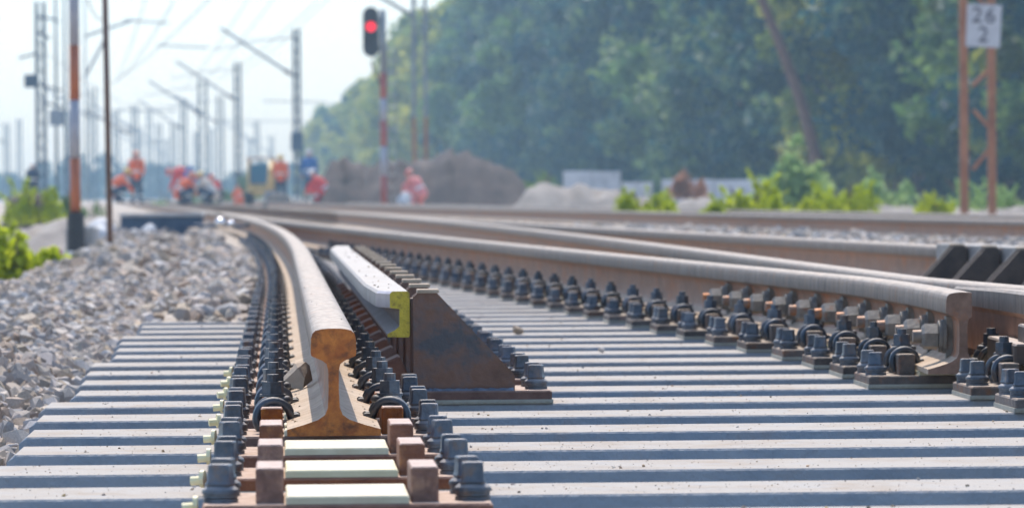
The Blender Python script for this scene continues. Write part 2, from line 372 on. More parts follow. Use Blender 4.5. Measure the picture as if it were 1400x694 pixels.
# bolts through the web of the wing rail
def webbolt():
    mb=MB(); mb2=MB(); mb3=MB()
    ov=[]
    for xx in (-.0085,-.022):
        ov.append([(xx,yy,zz) for yy,zz in ((-.023,.118),(-.023,.045),(-.019,.034),(-.010,.028),(.010,.028),(.019,.034),(.023,.045),(.023,.118))])
    mb.loft(ov[::-1])
    mb2.cyl((-.022,0,.075),(-.030,0,.075),.036,n=20); mb2.cyl((-.0305,0,.075),(-.038,0,.075),.034,n=20)
    mb2.tube([(-.038,0,.075),(-.040,0,.075),(-.068,0,.075),(-.074,0,.075)],[.025,.029,.0285,.022],6,rot=.25); mb3.cyl((-.074,0,.075),(-.092,0,.075),.0145,.0135,n=12)
    return mb,mb2,mb3
wb=[x.build(nm,mm,railB) for x,nm,mm in zip(webbolt(),('washer_plate','hex_nut','bolt_end'),(M['zinc'],M['zinc'],M['boltend']))]
for o in wb: smooth_angle(o,30)
first=True; wbm=[o.data for o in wb]
yb=10.5; plates=[]
for i in range(11):
    a=math.atan((Bx(yb+.05)-Bx(yb-.05))/.1); loc=(Bx(yb),yb,Z0)
    pl=wb[0] if i==0 else link('washer_plate',wbm[0],railB); pl.location=loc; pl.rotation_euler[2]=-a+ -0.0
    nu=wb[1] if i==0 else link('hex_nut',wbm[1]); nu.parent=pl; nu.location=(0,0,0); nu.rotation_euler=(0,0,0)
    be=wb[2] if i==0 else link('bolt_end',wbm[2]); be.parent=pl; be.location=(0,0,0)
    yb+=.40

# ------------------------------------------------------------------ sleepers
SY0=6.9-.6
def sl_y(k): return 6.9+.6*k+.155       # centre at x = 0
YAW=.047
def sleeper_mesh(x0,x1):
    mb=MB(); hw=.140; b=.003
    sec=lambda x:[(x,-hw-.012,-.22),(x,-hw,-b),(x,-hw+b,0),(x,hw-b,0),(x,hw,-b),(x,hw+.012,-.22)]
    xs=[x0,x0+.012]; n=14
    rings=[[(x0,y*.96,min(z,-.012)) for x_,y,z in sec(x0)],sec(x0+.014)]
    rings+= [sec(x0+.014+(x1-x0-.014)*i/n) for i in range(1,n+1)]
    mb.loft(rings); return mb
nsl=66
for k in range(-1,nsl-1):
    yc=sl_y(k); j=(k+2)%4 if k>=2 else k
    grp=(k-2)//4 if k>=2 else -1
    off=.535+.012*((k-2)%4) if k>=2 else .68
    xl=Ax(yc)-off; xr=Ex(min(yc,61))+.75 if yc>12 else 3.6
    sh=sleeper_mesh(xl,xr)
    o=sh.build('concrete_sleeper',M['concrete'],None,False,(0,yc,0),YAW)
    if k==-1: lab='bottommost concrete sleeper, almost wholly cut off by the lower frame edge'
    elif k<=12: lab='bare grey concrete sleeper, %s whole one up from the frame bottom'%ORD[k]
    else: lab='concrete sleeper farther back, narrow and dusty, between the rails'
    tag(o,lab,'sleeper','concrete sleepers under the turnout')

# ------------------------------------------------------------------ fastenings
def serr_mesh(x0,x1,y0,y1,z=.009):
    mb=MB(); p=.0125; n=int((x1-x0)/p); vt=[];vb=[]
    mb.box(x0,x1,y0+.004,y1,.0005,z)
    pts_t=[];pts_b=[]
    for i in range(2*n+1):
        x=x0+(x1-x0)*i/(2*n); pts_t.append((x,y0,z)); pts_b.append((x,y0,.0005 if i%2 else .0062))
    vs=pts_t+pts_b+[(x,y0+.004,z) for x,_,_ in pts_t]; q=2*n+1
    fs=[(i,q+i,q+i+1,i+1) for i in range(2*n)]+[(i,i+1,2*q+i+1,2*q+i) for i in range(2*n)]
    mb.add(vs,fs); return mb
def screw_mesh():
    mb=MB()
    mb.cyl((0,0,.0),(0,0,.006),.025,n=18); mb.cyl((0,0,.0075),(0,0,.0135),.0245,n=18)
    def circ(r,z,n=16): return [(r*math.cos(2*math.pi*k/n+math.pi/4),r*math.sin(2*math.pi*k/n+math.pi/4),z) for k in range(n)]
    def sq(h,z):
        c_=h*.8
        q=[(h,-c_),(h,c_),(c_,h),(-c_,h),(-h,c_),(-h,-c_),(-c_,-h),(c_,-h)]
        return [(x,y,z) for x,y in q]
    def c8(r,z): return [(r*math.cos(a_),r*math.sin(a_),z) for a_ in [math.atan2(y,x) for x,y,_ in sq(1,0)]]
    mb.loft([circ(.0265,.014),circ(.0268,.017),circ(.0255,.021),circ(.020,.026)])
    mb.loft([c8(.0205,.0255),sq(.0178,.030),sq(.0160,.035),sq(.0150,.059),sq(.0135,.0615)])
    mb.v=[(x*.92,y*.92,z*.80) for x,y,z in mb.v]
    return mb
def clip_mesh(sx):
    pts=[]; xc=.097
    for sgn in (1,-1):
        arc=[]
        arc.append((.056,sgn*.024,.053))
        for a in range(180,-31,-15):
            t=(180-a)/210
            arc.append((xc+.0285*math.cos(R(a))*1.0, sgn*(.034+.016*t), .052+.029*math.sin(R(a))))
        arc.append((.116,sgn*.034,.036)); arc.append((.112,sgn*.017,.055)); arc.append((.092,sgn*.0145,.079)); arc.append((.078,sgn*.008,.081))
        pts.append(arc)
    path=pts[0]+[(.073,0,.081)]+pts[1][::-1]
    path=[(sx*x,y,z) for x,y,z in path]
    mb=MB(); mb.tube(path,.0072,8); return mb
def nut_mesh():
    mb=MB(); mb.cyl((0,0,.087),(0,0,.091),.022,n=16); mb.cyl((0,0,.091),(0,0,.112),.0195,.0188,n=6); mb.cyl((0,0,.112),(0,0,.124),.0105,.010,n=10)
    mb.cyl((0,0,.06),(0,0,.088),.010,n=8)
    return mb
def knob_mesh():
    mb=MB(); mb.cyl((0,0,0),(-.017,0,-.001),.0068,n=10); mb.cyl((0.003,0,.002),(-.003,0,.002),.0125,n=12); return mb
def rib_mesh():
    mb=MB(); mb.box(-.018,.018,-.105,.075,.027,.072,.0022); return mb
PM={}
def plate_mesh(x0,x1):
    mb=MB(); mb.box(x0,x1,-.145,.13,.0092,.027,.003); return mb
SCALEF=1.0
def make_fast(kind,knob=True,grey=False):
    """full, bare (no rail), check (long plate that carries the check rail bracket)"""
    x1=.187 if kind!='check' else .462
    root=empty('rail_fastening',(0,0,0))
    serr_mesh(-.1885,x1+.0025,-.1475,.132).build('serrated_pad',M['serr'],root)
    bp=plate_mesh(-.187,x1).build('base_plate',M['plate2' if grey else 'plate'],root)
    mb=MB(); mb.box(-.0795,.0795,-.142,.12,.0275,.0375,.002); mb.build('rail_pad',M['cream'],root)
    for s in (1,-1):
        rb=link('rib',PM['rib2' if grey else 'rib'],bp,(s*.1,0,0))
    xs=[(-.163,-.072),(-.163,.072)]
    xs+= [(.163,-.072),(.163,.072)] if kind!='check' else [(.432,-.072),(.432,.072)]
    for (x,y) in xs:
        sc=link('screw_spike',PM['screw'],root,(x+random.uniform(-.002,.002),y,.027),random.uniform(-.25,.25))
    if knob: link('dowel_cap',PM['knob'],root,(-.196,-.09,.022),random.uniform(-.3,.3))
    if kind!='bare':
        for s in (1,-1):
            cl=link('spring_clip',PM['clip_p' if s>0 else 'clip_n'],root)
            link('clamp_nut',PM['nut'],cl,(s*.098,0,0),random.uniform(0,1))
    return root
def proto(mb,name,m,ang=30):
    o=mb.build(name,m); smooth_angle(o,ang); me=o.data; bpy.data.objects.remove(o); return me
PM['rib2']=proto(rib_mesh(),'rib',M['plate2']); PM['rib']=proto(rib_mesh(),'rib',M['rib']); PM['screw']=proto(screw_mesh(),'screw_spike',M['dark'],28); PM['knob']=proto(knob_mesh(),'dowel_cap',M['knob'])
PM['clip_p']=proto(clip_mesh(1),'spring_clip',M['clip'],60); PM['clip_n']=proto(clip_mesh(-1),'spring_clip',M['clip'],60); PM['nut']=proto(nut_mesh(),'clamp_nut',M['dark'])
protoF={}
def place_fast(kind,x,y,rz,label,group,knob=False):
    if (kind,knob,x>Ax(y)+.25) not in protoF: protoF[kind,knob,x>Ax(y)+.25]=o=make_fast(kind,knob,x>Ax(y)+.25)
    else: o=copy_tree(protoF[kind,knob,x>Ax(y)+.25])
    o.location=(x,y,0); o.rotation_euler[2]=rz
    for ch in o.children:
        if ch.name.startswith(('screw_spike','dowel_cap')): ch.rotation_euler[2]=random.uniform(-.3,.3)
        if ch.name.startswith('spring_clip'):
            for g in ch.children: g.rotation_euler[2]=random.uniform(0,1.05)
    tag(o,label,'rail fastening',group); return o
GA='fastenings along the left rail'; GB='fastenings along the wing rail'
for k in range(-1,58):
    y=sl_y(k)+YAW*Ax(sl_y(k)); sl=-(Ax(y+.05)-Ax(y-.05))/.1
    kind='bare' if k<=1 else ('check' if 5<=k<=19 else 'full')
    if k<=1: lab='empty baseplate with cream pad and no rail, %s one up from the frame bottom'%ORD[k+1]
    elif k<=11: lab='rail fastening with spring clips on left rail, %s behind its sawn end'%ORD[k-2]
    else: lab='small fastening on the left rail where it curves away'
    place_fast(kind,Ax(y),y,sl,lab,GA,k<=7)
n=0
for k in range(4,54):
    y=sl_y(k)+YAW*1.0
    cx=Bx(y) if y>10.7 else Ax(y)+1.5
    if abs(cx-Ax(y))<.45: continue
    sl=-(Ax(y+.05)-Ax(y-.05))/.1
    lab=('clip and bolted plate under crossing at right edge, %s from its end'%ORD[n]) if y<10.7 else (('wing rail fastening with looped clip and paired bolts, %s from the rail end'%ORD[n-2]) if 2<=n<=13 else 'small fastening in the receding row along the middle rail')
    place_fast('full',cx,y,sl,lab,GB); n+=1

# ------------------------------------------------------------------ check rails and brackets
CT=Z0+.172+.018                         # top of the check rail
def check_rail(fx,side,y0,y1,label):
    # fx: centre of the running rail; side +1: check rail to its right, -1: to its left
    mb=MB(); rings=[]
    ys=[y0,y0+.09,y0+.10,y0+.9]
    y=ys[-1]
    while y<y1-1.0: y+=.4; ys.append(min(y,y1-1.0))
    ys+=[y1-.6,y1-.2,y1]
    for i,y in enumerate(ys):
        x=fx(y); e=max(0,.9-(y-y0))/.9; e2=max(0,1.0-(y1-y))/1.0
        fl=.03*e2
        L=.040 if i==0 else (.066 if i<=2 else .077-.018*e2)
        r=.177
        t=CT
        prof=[(r,t-.004),(r,t-.089),(r-.003,t-.093),(r-.045,t-.092),(r-.046,t-.086),(r-.03,t-.078),(r-.021,t-.070),(r-.021,t-.036),(r-L,t-.033),(r-L,t-.005),(r-L+.005,t),(r-.004,t)]
        rings.append([(x+side*(px+fl*.3),y,z) for px,z in prof])
    if side<0: rings=[q[::-1] for q in rings]
    mb.loft(rings,True,0,True,1)
    if side>0:
        for i in range(12): mb.m[i]=2 if i in (7,8,9) else 0
        mb.m[12+7]=mb.m[12+8]=2
    mb.m[-1]=0
    o=mb.build('check_rail',[M['check'],M['yellow'],M['purple']]); smooth_angle(o,25)
    return tag(o,label,'check rail')
check_rail(Ax,1,9.93,19.0,'short check rail beside the left rail with a yellow painted end')
check_rail(lambda y:Ax(y)+sepB(y)+1.507,-1,13.2,18.4,'check rail at far right held by dark triangular brackets')
def bracket_proto(side):
    root=empty('check_rail_bracket',(0,0,0))
    for y in (-.128,-.06):
        poly=[(.183,.0275),(.183,CT-.012),(.192,CT-.004),(.232,CT-.004),(.384,.062),(.388,.055),(.388,.0275)]
        mb=MB(); mb.loft([[(side*x,y+d,z) for x,z in (poly if side<0 else poly)] for d in (0,.014)][::-1 if side<0 else 1])
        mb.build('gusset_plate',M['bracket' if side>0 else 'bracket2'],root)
    mb=MB(); mb.box(min(side*.1785,side*.192),max(side*.1785,side*.192),-.112,-.0615,.03,CT-.014,.001); mb.build('back_plate',M['bracket'],root)
    mb=MB(); mb.box(min(side*.1925,side*.236),max(side*.1925,side*.236),-.131,-.040,CT-.0035,CT+.0035,.001); mb.build('top_plate',M['foot'],root)
    mb=MB(); Mx=Matrix.Translation((side*.148,-.04,.062))@Matrix.Rotation(-side*R(24),4,'Y'); mb.box(-.022,.022,-.07,.07,-.028,.03,.003,M=Mx); mb.build('support_block',M['plate'],root)
    mb=MB()
    n=40
    for i in range(n):
        x=side*(.19+.195*i/n); mb.cyl((x,-.133,.0275),(x+side*.0045,-.1325,.0275),.0035+random.uniform(0,.0025),n=6)
    mb.build('weld_bead',M['blueline'],root)
    return root
GC='check rail brackets beside the left rail'
pr=None
for k in range(5,20):
    y=sl_y(k)+YAW*Ax(sl_y(k))
    if pr is None: pr=o=bracket_proto(1)
    else: o=copy_tree(pr)
    o.location=(Ax(y),y,0); o.rotation_euler[2]=.0473
    lab='large brown triangular bracket standing in front beside the yellow check rail end' if k==5 else ('check rail bracket in the receding row, %s behind the brown front one'%ORD[k-6] if k<=14 else 'small check rail bracket near the far end of the row')
    tag(o,lab,'bracket',GC)
pr=None; n=0
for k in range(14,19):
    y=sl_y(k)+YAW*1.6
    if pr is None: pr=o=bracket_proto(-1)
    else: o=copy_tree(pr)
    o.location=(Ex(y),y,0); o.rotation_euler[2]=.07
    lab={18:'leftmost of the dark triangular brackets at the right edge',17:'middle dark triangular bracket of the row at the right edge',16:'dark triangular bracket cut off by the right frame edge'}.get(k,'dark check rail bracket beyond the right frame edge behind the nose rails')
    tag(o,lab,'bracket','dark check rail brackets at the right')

# ------------------------------------------------------------------ ground, ballast
def smooth(t): t=min(1,max(0,t)); return t*t*(3-2*t)
def zbed(x,y):
    """ballast surface"""
    xe=Ax(y)-.54
    if x<xe:                                   # left shoulder
        d=xe-x
        s=-.055+.05*smooth(d/.3)+.03*math.sin(2.1*y+3*d)*smooth(d/.3)+.02*smooth((y-14)/6)
        s+= -.62*max(0,(d-.72))
        return max(s,-.42)
    if x<Ex(y)+.6:                             # between and under the rails
        fill=smooth((y-15)/7)
        z=-.19+.175*fill
        if x<Ax(y)-.16: z=-.19+.23*smooth((y-15.2)/2.0)
        return z
    if x<Fx(max(y,24))-.5: 
        t=smooth((x-Ex(y)-.6)/.5); return (-.02)+.06*t
    return .0
xs=np.concatenate([np.linspace(-60,-8,14),np.linspace(-7.8,-4,16),np.linspace(-3.9,6,130),np.linspace(6.2,14,14),np.linspace(16,60,8)])
ys=np.concatenate([np.linspace(-30,5,6),np.linspace(5.2,30,125),np.linspace(30.5,70,60),np.linspace(72,130,20)])
vs=[];fs=[]
for yy in ys:
    for xx in xs:
        z=zbed(xx,yy) if yy>5 else zbed(xx,6)
        if xx<-8: z=-.42
        vs.append((xx,yy,z+random.uniform(-.008,.008)))
nx=len(xs)
for j in range(len(ys)-1):
    for i in range(nx-1): fs.append((j*nx+i,j*nx+i+1,(j+1)*nx+i+1,(j+1)*nx+i))
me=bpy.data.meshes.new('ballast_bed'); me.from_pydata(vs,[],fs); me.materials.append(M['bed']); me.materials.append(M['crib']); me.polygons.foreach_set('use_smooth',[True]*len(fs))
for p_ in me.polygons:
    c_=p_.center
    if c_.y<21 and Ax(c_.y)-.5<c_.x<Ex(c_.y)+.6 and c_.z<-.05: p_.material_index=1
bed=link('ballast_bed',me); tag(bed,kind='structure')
mb=MB(); g=4000
g=1100; mb.add([(-g,-60,-.45),(g,-60,-.45),(g,1100,-.45),(-g,1100,-.45)],[(0,1,2,3)])
tag(mb.build('ground',M['ground']),kind='structure')
# raised formation farther down the line, where the men are working
mb=MB(); rings=[]
for y in [118,121,140,200,300,400,500,640]:
    c=Fx(y)-5
    zz=-.46 if y==118 else .03
    rings.append([(c-14-.02*y,y,-.46),(c-10-.02*y,y,zz),(c+12+.02*y,y,zz),(c+18+.03*y,y,-.46)])
mb.loft(rings,False,0,False)
tag(mb.build('track_formation',M['bed']),kind='structure')

def stone_templates(n):
    out=[]
    for i in range(n):
        bm=bmesh.new()
        k=random.randint(14,20); sc=Vector((1,random.uniform(.6,1),random.uniform(.45,.8)))
        for _ in range(k):
            v=Vector((random.gauss(0,1),random.gauss(0,1),random.gauss(0,1))).normalized()*random.uniform(.85,1.1)
            q=max(abs(c) for c in v); v=v*(1-.35)+v/q*.35
            bm.verts.new((v.x*sc.x,v.y*sc.y,v.z*sc.z))
        r=bmesh.ops.convex_hull(bm,input=bm.verts)
        bmesh.ops.delete(bm,geom=[e for e in r['geom_interior'] if isinstance(e,bmesh.types.BMVert)],context='VERTS')
        bmesh.ops.triangulate(bm,faces=bm.faces)
        bm.verts.index_update(); bm.faces.ensure_lookup_table()
        V=np.array([v.co[:] for v in bm.verts]); Fc=np.array([[v.index for v in f.verts] for f in bm.faces])
        out.append((V,Fc)); bm.free()
    return out
ST=stone_templates(16)
def rotm():
    q=rng.normal(size=4); q/=np.linalg.norm(q); w_,x,y,z=q
    return np.array([[1-2*(y*y+z*z),2*(x*y-z*w_),2*(x*z+y*w_)],[2*(x*y+z*w_),1-2*(x*x+z*z),2*(y*z-x*w_)],[2*(x*z-y*w_),2*(y*z+x*w_),1-2*(x*x+y*y)]])
Cinv=C3.transposed()
def proj(p):
    d=Cinv@(Vector(p)-Vector((0,0,CAMZ)))
    return 700+F*d.x/-d.z, 347-F*d.y/-d.z, -d.z
stones=[]
def scatter(area,count,size,zoff):
    n=0
    while n<count:
        p=area()
        if p is None: continue
        n+=1
        x,y=p; s=size*random.choice([random.uniform(.35,.7),random.uniform(.6,1.1),random.uniform(.8,1.4)])
        stones.append((x,y,zbed(x,y)+zoff*random.uniform(-.4,1.0)*size,s))
def left_near():
    y=7+ (26-7)*random.random()**.8; xl=-.112*y-.1; xr=Ax(y)-.50
    xl=max(xl,Ax(y)-2.2)
    if xr<xl: return None
    if random.random()>(xr-xl)/1.6: return None
    return (random.uniform(xl,xr),y)
def left_far():
    y=random.uniform(24,75); xl=max(-.108*y,Ax(y)-3.2); xr=Ax(y)-.35
    if xr<xl: return None
    return (random.uniform(xl,xr),y)
def left_over():
    y=random.uniform(16.2,34); return (random.uniform(Ax(y)-.62,Ax(y)-.20),y)
def right_mid():
    y=random.uniform(19,52); xl=Ex(y)+.35; xr=min(Fx(max(y,24))+.1,.112*y)
    if xr<xl: return None
    if random.random()>(xr-xl)/3.2: return None
    return (random.uniform(xl,xr),y)
def mid_far():
    y=random.uniform(24,60); return (random.uniform(Ax(y)+.2,Ex(y)),y)
def crib():
    y=random.uniform(6.0,8.5); return (random.uniform(-1.0,1.0),y)
scatter(left_near,12500,.028,.4); scatter(left_far,4500,.05,.5); scatter(left_over,1700,.034,.4)
scatter(right_mid,9000,.05,.6); 
def F_out():
    y=random.uniform(26,95); return (Fx(y)+random.uniform(.1,2.8),y)
scatter(F_out,2500,.05,.2)
# the 300 stones that show largest are single objects
sc=[]
for i,(x,y,z,s) in enumerate(stones):
    px,py,d=proj((x,y,z))
    ok=-10<px<1410 and -10<py<700
    sc.append((s/d if ok else 0,i))
sc.sort(reverse=True); big=set(i for _,i in sc[:300])
smes=[]
for V,Fc in ST:
    m_=bpy.data.meshes.new('stone'); m_.from_pydata(V.tolist(),[],Fc.tolist()); m_.materials.append(M['stone']); smes.append(m_)
av=[];af=[];off=0
from mathutils import Euler
for i,(x,y,z,s) in enumerate(stones):
    if i in big:
        o=link('stone',random.choice(smes),bed,(x,y,z)); o.scale=(s,s,s); o.rotation_euler=(random.uniform(0,6.3),random.uniform(0,6.3),random.uniform(0,6.3))
    else:
        V,Fc=random.choice(ST); V=(V@rotm().T)*s+np.array([x,y,z]); av.append(V); af.append(Fc+off); off+=len(V)
me=bpy.data.meshes.new('loose_ballast'); me.from_pydata(np.concatenate(av).tolist(),[],np.concatenate(af).tolist()); me.materials.append(M['stone'])
lb=link('loose_ballast',me,bed); tag(lb,kind='stuff')
# crumbs of grit lying on sleepers, rail feet and plates
av=[];af=[];off=0
def crumb(x,y,z,s):
    global off
    V,Fc=random.choice(ST); V=(V@rotm().T)*s+np.array([x,y,z+s*.3]); av.append(V); af.append(Fc+off); off+=len(V)
for k in range(-1,30):
    yc=sl_y(k)
    for _ in range(240 if k<22 else 60):
        x=random.uniform(-.105*yc,.105*yc); 
        if x<Ax(yc)-.5: continue
        y=yc+YAW*x+random.uniform(-.13,.13)
        crumb(x,y,0,random.choice([.0006,.0008,.0008,.001,.001,.0013,.0016,.0035 if random.random()<.25 else .001]))
for _ in range(700):
    y=random.uniform(7.9,16); s_=random.choice([-1,1]); d=random.uniform(.03,.07)
    crumb(Ax(y)+s_*d,y,Z0+.0105+(.075-d)*.2,random.choice([.001,.0015,.002,.003]))
for _ in range(60):
    y=random.uniform(8,16); crumb(Ax(y)+random.uniform(-.028,.028),y,Z0+.170,random.choice([.0012,.002]))
for _ in range(25):
    y=random.uniform(10.1,17); crumb(Ax(y)+random.uniform(.115,.17),y,CT,random.choice([.0012,.002,.003]))
me=bpy.data.meshes.new('loose_grit'); me.from_pydata(np.concatenate(av).tolist(),[],np.concatenate(af).tolist()); me.materials.append(M['grit'])
tag(link('loose_grit',me),'scattered grit and crumbs on sleepers and rail feet','grit',kind='stuff')
def single_stone(p,s,label,ti,dims=(1,1,1),rot=(.3,.2,1.0)):
    V,Fc=ST[ti]; ext=(V.max(0)-V.min(0))/2; V=(V-(V.max(0)+V.min(0))/2)/ext.max()*s*np.array(dims)
    m_=bpy.data.meshes.new('stray_stone'); m_.from_pydata(V.tolist(),[],Fc.tolist()); m_.materials.append(M['stone'])
    o=link('stray_stone',m_,None,p); o.rotation_euler=rot; return tag(o,label,'stone')
single_stone((Ax(9.3)-.052,9.3,Z0+.045),.030,'grey angular stone lodged on the foot of the left rail',3,(.95,1.3,1.0),(.15,-.35,.4))
p=atZ(716,412,.0); single_stone((atZ(708,450,0).x,atZ(708,457,0).y,.012),.022,'small tan stone on the sleepers right of the brown bracket',5)
p=atZ(690,696,0); single_stone((p.x,6.62,-.02),.03,'pale stone at the bottom edge between bolts and bare sleepers',7)
p=atZ(823,482,0); single_stone((p.x,p.y,.008),.012,'little pale pebble on a sleeper in the middle of the track',8)

# box by the left rail and polished domes added beside it for a sun glint
def dz_at(px,py,Y): return atY(px,py,Y)
root=empty('switch_machine',(atY(222,312,52).x,52,.02)); root.scale=(1,1,1.4); 
mb=MB(); mb.box(-.42,.42,-.30,.30,0,.135,.012); mb.build('housing',M['bluebox'],root)  # blue of a slab's shaded side put into the housing colour
mb=MB(); mb.box(-.44,.44,-.32,.32,.1355,.16,.01); mb.build('lid',M['conc2'],root)
mb=MB(); mb.box(-.5,-.46,-.2,.2,0,.05,.008); mb.box(.46,.5,-.2,.2,0,.05,.008); mb.build('foot',M['black'],root)
tag(root,'low box with shade-blue side and pale lid left of the curving rail','switch machine')
p=atY(301,304,46)
root=empty('glint_domes',(p.x,46,p.z)); 
mb=MB()
def dome(mb,c,r,n=16):
    rings=[]
    for i in range(1,n):
        a=math.pi*i/n; rings.append([(c[0]+r*math.sin(a)*math.cos(2*math.pi*k/20),c[1]+r*math.sin(a)*math.sin(2*math.pi*k/20),c[2]+r*math.cos(a)) for k in range(20)])
    mb.loft(rings[::-1])
dome(mb,(0,0,0),.045); dome(mb,(.1,0,-.015),.035); mb.build('glint_dome',M['chrome'],root,True)
mb=MB(); mb.cyl((-.25,.06,-.03),(.3,.06,-.03),.018,n=10); mb.build('glint_bar',M['bluebox'],root)
tag(root,'polished domes added for a sun glint beside the left rail','switch rod')

# ------------------------------------------------------------------ poles and signs
def ground_pole(name,px,ytop,ybot,Y,bands,label,cat,base=None,lean=0):
    p0=atY(px+lean,ybot,Y); p1=atY(px,ytop,Y); root=empty(name,p0)
    H=p1.z-p0.z; dx=p1.x-p0.x
    return root,H,dx
root,H,dx=ground_pole('banded_post',104,-40,372,45,None,'','')
sc_=45/F
def zy(y): return (372-y)*sc_
bandsy=[(-40,62,'greyband'),(62,137,'brick'),(137,216,'greyband'),(216,290,'brick')]
for a,b_,c in bandsy:
    mb=MB(); mb.cyl((0,0,zy(b_)+.001),(0,0,zy(a)),.048,n=16); mb.build('post_band',M[c],root,True); 
mb=MB(); mb.cyl((0,0,0.0),(0,0,zy(290)),.088,.080,n=16); mb.build('post_base',M['black'],root)
mb=MB(); mb.cyl((0,0,zy(349)),(0,0,zy(343)),.108,n=16); mb.build('clamp_band',M['white'],root)
tag(root,'orange and white banded post on a black base at left','post')
mb=MB(); mb.box(-.13,.15,0,.4,-.1,.42,.02); o=mb.build('concrete_block',M['conc2'],None,False,(root.location.x+.02,root.location.y+.14,root.location.z)); tag(o,'grey concrete block behind the banded post','block')
p0=atY(151,350,38); p1=atY(143,-30,38)
mb=MB(); mb.tube([(0,0,-.1),((p1.x-p0.x)*.5,0,(p1.z-p0.z)*.5),(p1.x-p0.x,0,p1.z-p0.z)],.023,8); o=mb.build('thin_pole',M['rustpole'],None,True,p0); tag(o,'thin dark rusty pole right of the banded post','pole')

# catenary masts
def lattice(root,hw,hd,H,m1,leg=.05,step=.7,z0=0,top=None):
    for sx in (-1,1):
        mb=MB(); mb.box(sx*hw-leg,sx*hw+leg,-hd,hd,z0,H,.006); mb.build('mast_leg',m1,root)
    zz=z0+.3; s=1; i=0
    while zz<H-.3:
        mb=MB(); mb.cyl((-s*(hw-leg),-hd+.02,zz),(s*(hw-leg),-hd+.02,zz+step*.62),.022,n=6); mb.build('brace',M['galv'],root); s=-s; zz+=step
# the rusty mast with the number plate
Y=67; p=atY(1340,296,Y); root=empty('lattice_mast',(p.x,Y,p.z))
s=Y/F
for px0,px1 in ((1319,1330),(1357,1366)):
    x0=(px0-1340)*s; mb=MB()
    H=3.4
    mb.box(x0-.058,x0-.044,-.06,.06,-.3,H,.002); mb.box(x0-.044,x0+.05,.045,.06,-.3,H,.002); mb.box(x0-.044,x0+.05,-.06,-.045,-.3,H,.002)
    mb.build('mast_leg',M['mast'],root)
for (xa,ya,xb,yb_) in ((1330,232,1356,200),(1330,118,1354,94),(1354,176,1331,150),(1331,38,1354,60),(1354,14,1331,-10),(1354,300,1331,262)):
    if ya>290: continue
    mb=MB(); mb.cyl(((xa-1340)*s,-.03,(296-ya)*s),((xb-1340)*s,-.03,(296-yb_)*s),.026,n=6); mb.build('brace',M['mast'],root)
tag(root,'rusty two legged lattice mast with a white number plate at right','mast')
pl=empty('number_plate',(root.location.x+.055,Y-.085,root.location.z+(296-36)*s)); pl.rotation_euler[1]=R(3)
mb=MB(); mb.box(-.235,.235,-.006,.006,-.29,.29,.003); mb.build('plate_sheet',M['greyplate'],pl)
def digit(txt,x,z,size):
    cu=bpy.data.curves.new('digit','FONT'); cu.body=txt; cu.size=size; cu.extrude=.002; cu.align_x='CENTER'; cu.align_y='CENTER'; cu.offset=.004; cu.resolution_u=4
    o=bpy.data.objects.new('tmp',cu); COL.objects.link(o); dg=bpy.context.evaluated_depsgraph_get(); me_=bpy.data.meshes.new_from_object(o.evaluated_get(dg)); bpy.data.objects.remove(o)
    me_.materials.clear(); me_.materials.append(M['digit']); q=link('digit',me_,pl,(x,-.0085,z)); q.rotation_euler=(R(90),0,0)
digit('2',-.095,.13,.30); digit('6',.085,.13,.30); digit('2',0,-.13,.30)
tag(pl,'white plate numbered 26 over 2 on the rusty mast','sign')

# signal
Y=130; p=atY(525,281,Y); s=Y/F; root=empty('railway_signal',(p.x,Y,p.z))
z=lambda y:(281-y)*s
bands=[(281,240,'redband'),(240,200,'greyband'),(200,165,'redband'),(165,135,'greyband'),(135,100,'redband'),(100,14,'galv')]
for a,b_,c in bands:
    mb=MB(); mb.cyl((0,0,z(a)+.002),(0,0,z(b_)),.085,n=12); mb.build('pole_band',M[c],root,True)
xh=(509-525)*s
mb=MB(); rings=[]
n=24; hw=.215; 
out=[]
top=z(10)-hw; bot=z(78)+hw
for k in range(n+1): a=math.pi*k/n; out.append((hw*math.cos(a),top+hw*math.sin(a)))
for k in range(n+1): a=math.pi+math.pi*k/n; out.append((hw*math.cos(a),bot+hw*math.sin(a)))
mb.loft([[(xh+x,y,zz) for x,zz in out] for y in (-.12,-.06)][::-1]); hd=mb.build('signal_head',M['black'],root)
mb=MB(); mb.box(xh-.12,xh+.12,-.06,.1,bot,top,.02); mb.build('housing',M['black'],hd)
for i,(yy,mm) in enumerate(((37,'lamp'),(56,'black'))):
    mb=MB(); mb.cyl((xh,-.14,z(yy)),(xh,-.121,z(yy)),.115,.125,n=20); mb.build('lens',M[mm],hd)
    mb=MB()
    pts=[(xh+.14*math.cos(R(a)),-.122,z(yy)+.14*math.sin(R(a))) for a in range(20,161,10)]; q=[(x,-.25,zz) for x,_,zz in pts]
    mb.add(pts+q,[(i_,i_+1,len(pts)+i_+1,len(pts)+i_) for i_ in range(len(pts)-1)]); mb.build('visor',M['black'],hd)
mb=MB(); mb.cyl((xh,0,z(84)),(-.02,0,z(125)),.03,n=6); mb.cyl((xh,-.02,z(30)),(0,-.0,z(30)),.03,n=6); mb.cyl((xh,-.02,z(70)),(0,-.0,z(70)),.03,n=6); mb.build('mount_bracket',M['black'],root)
mb=MB(); 
for i in range(14): mb.cyl((.10,.1,z(270)+i*.3),(.34,.1,z(270)+i*.3),.014,n=5)
mb.cyl((.10,.1,z(275)),(.10,.1,z(60)),.016,n=5); mb.cyl((.34,.1,z(275)),(.34,.1,z(60)),.016,n=5); mb.build('ladder',M['galv'],root)
tag(root,'railway signal with red lamp lit on a red and white pole','signal')

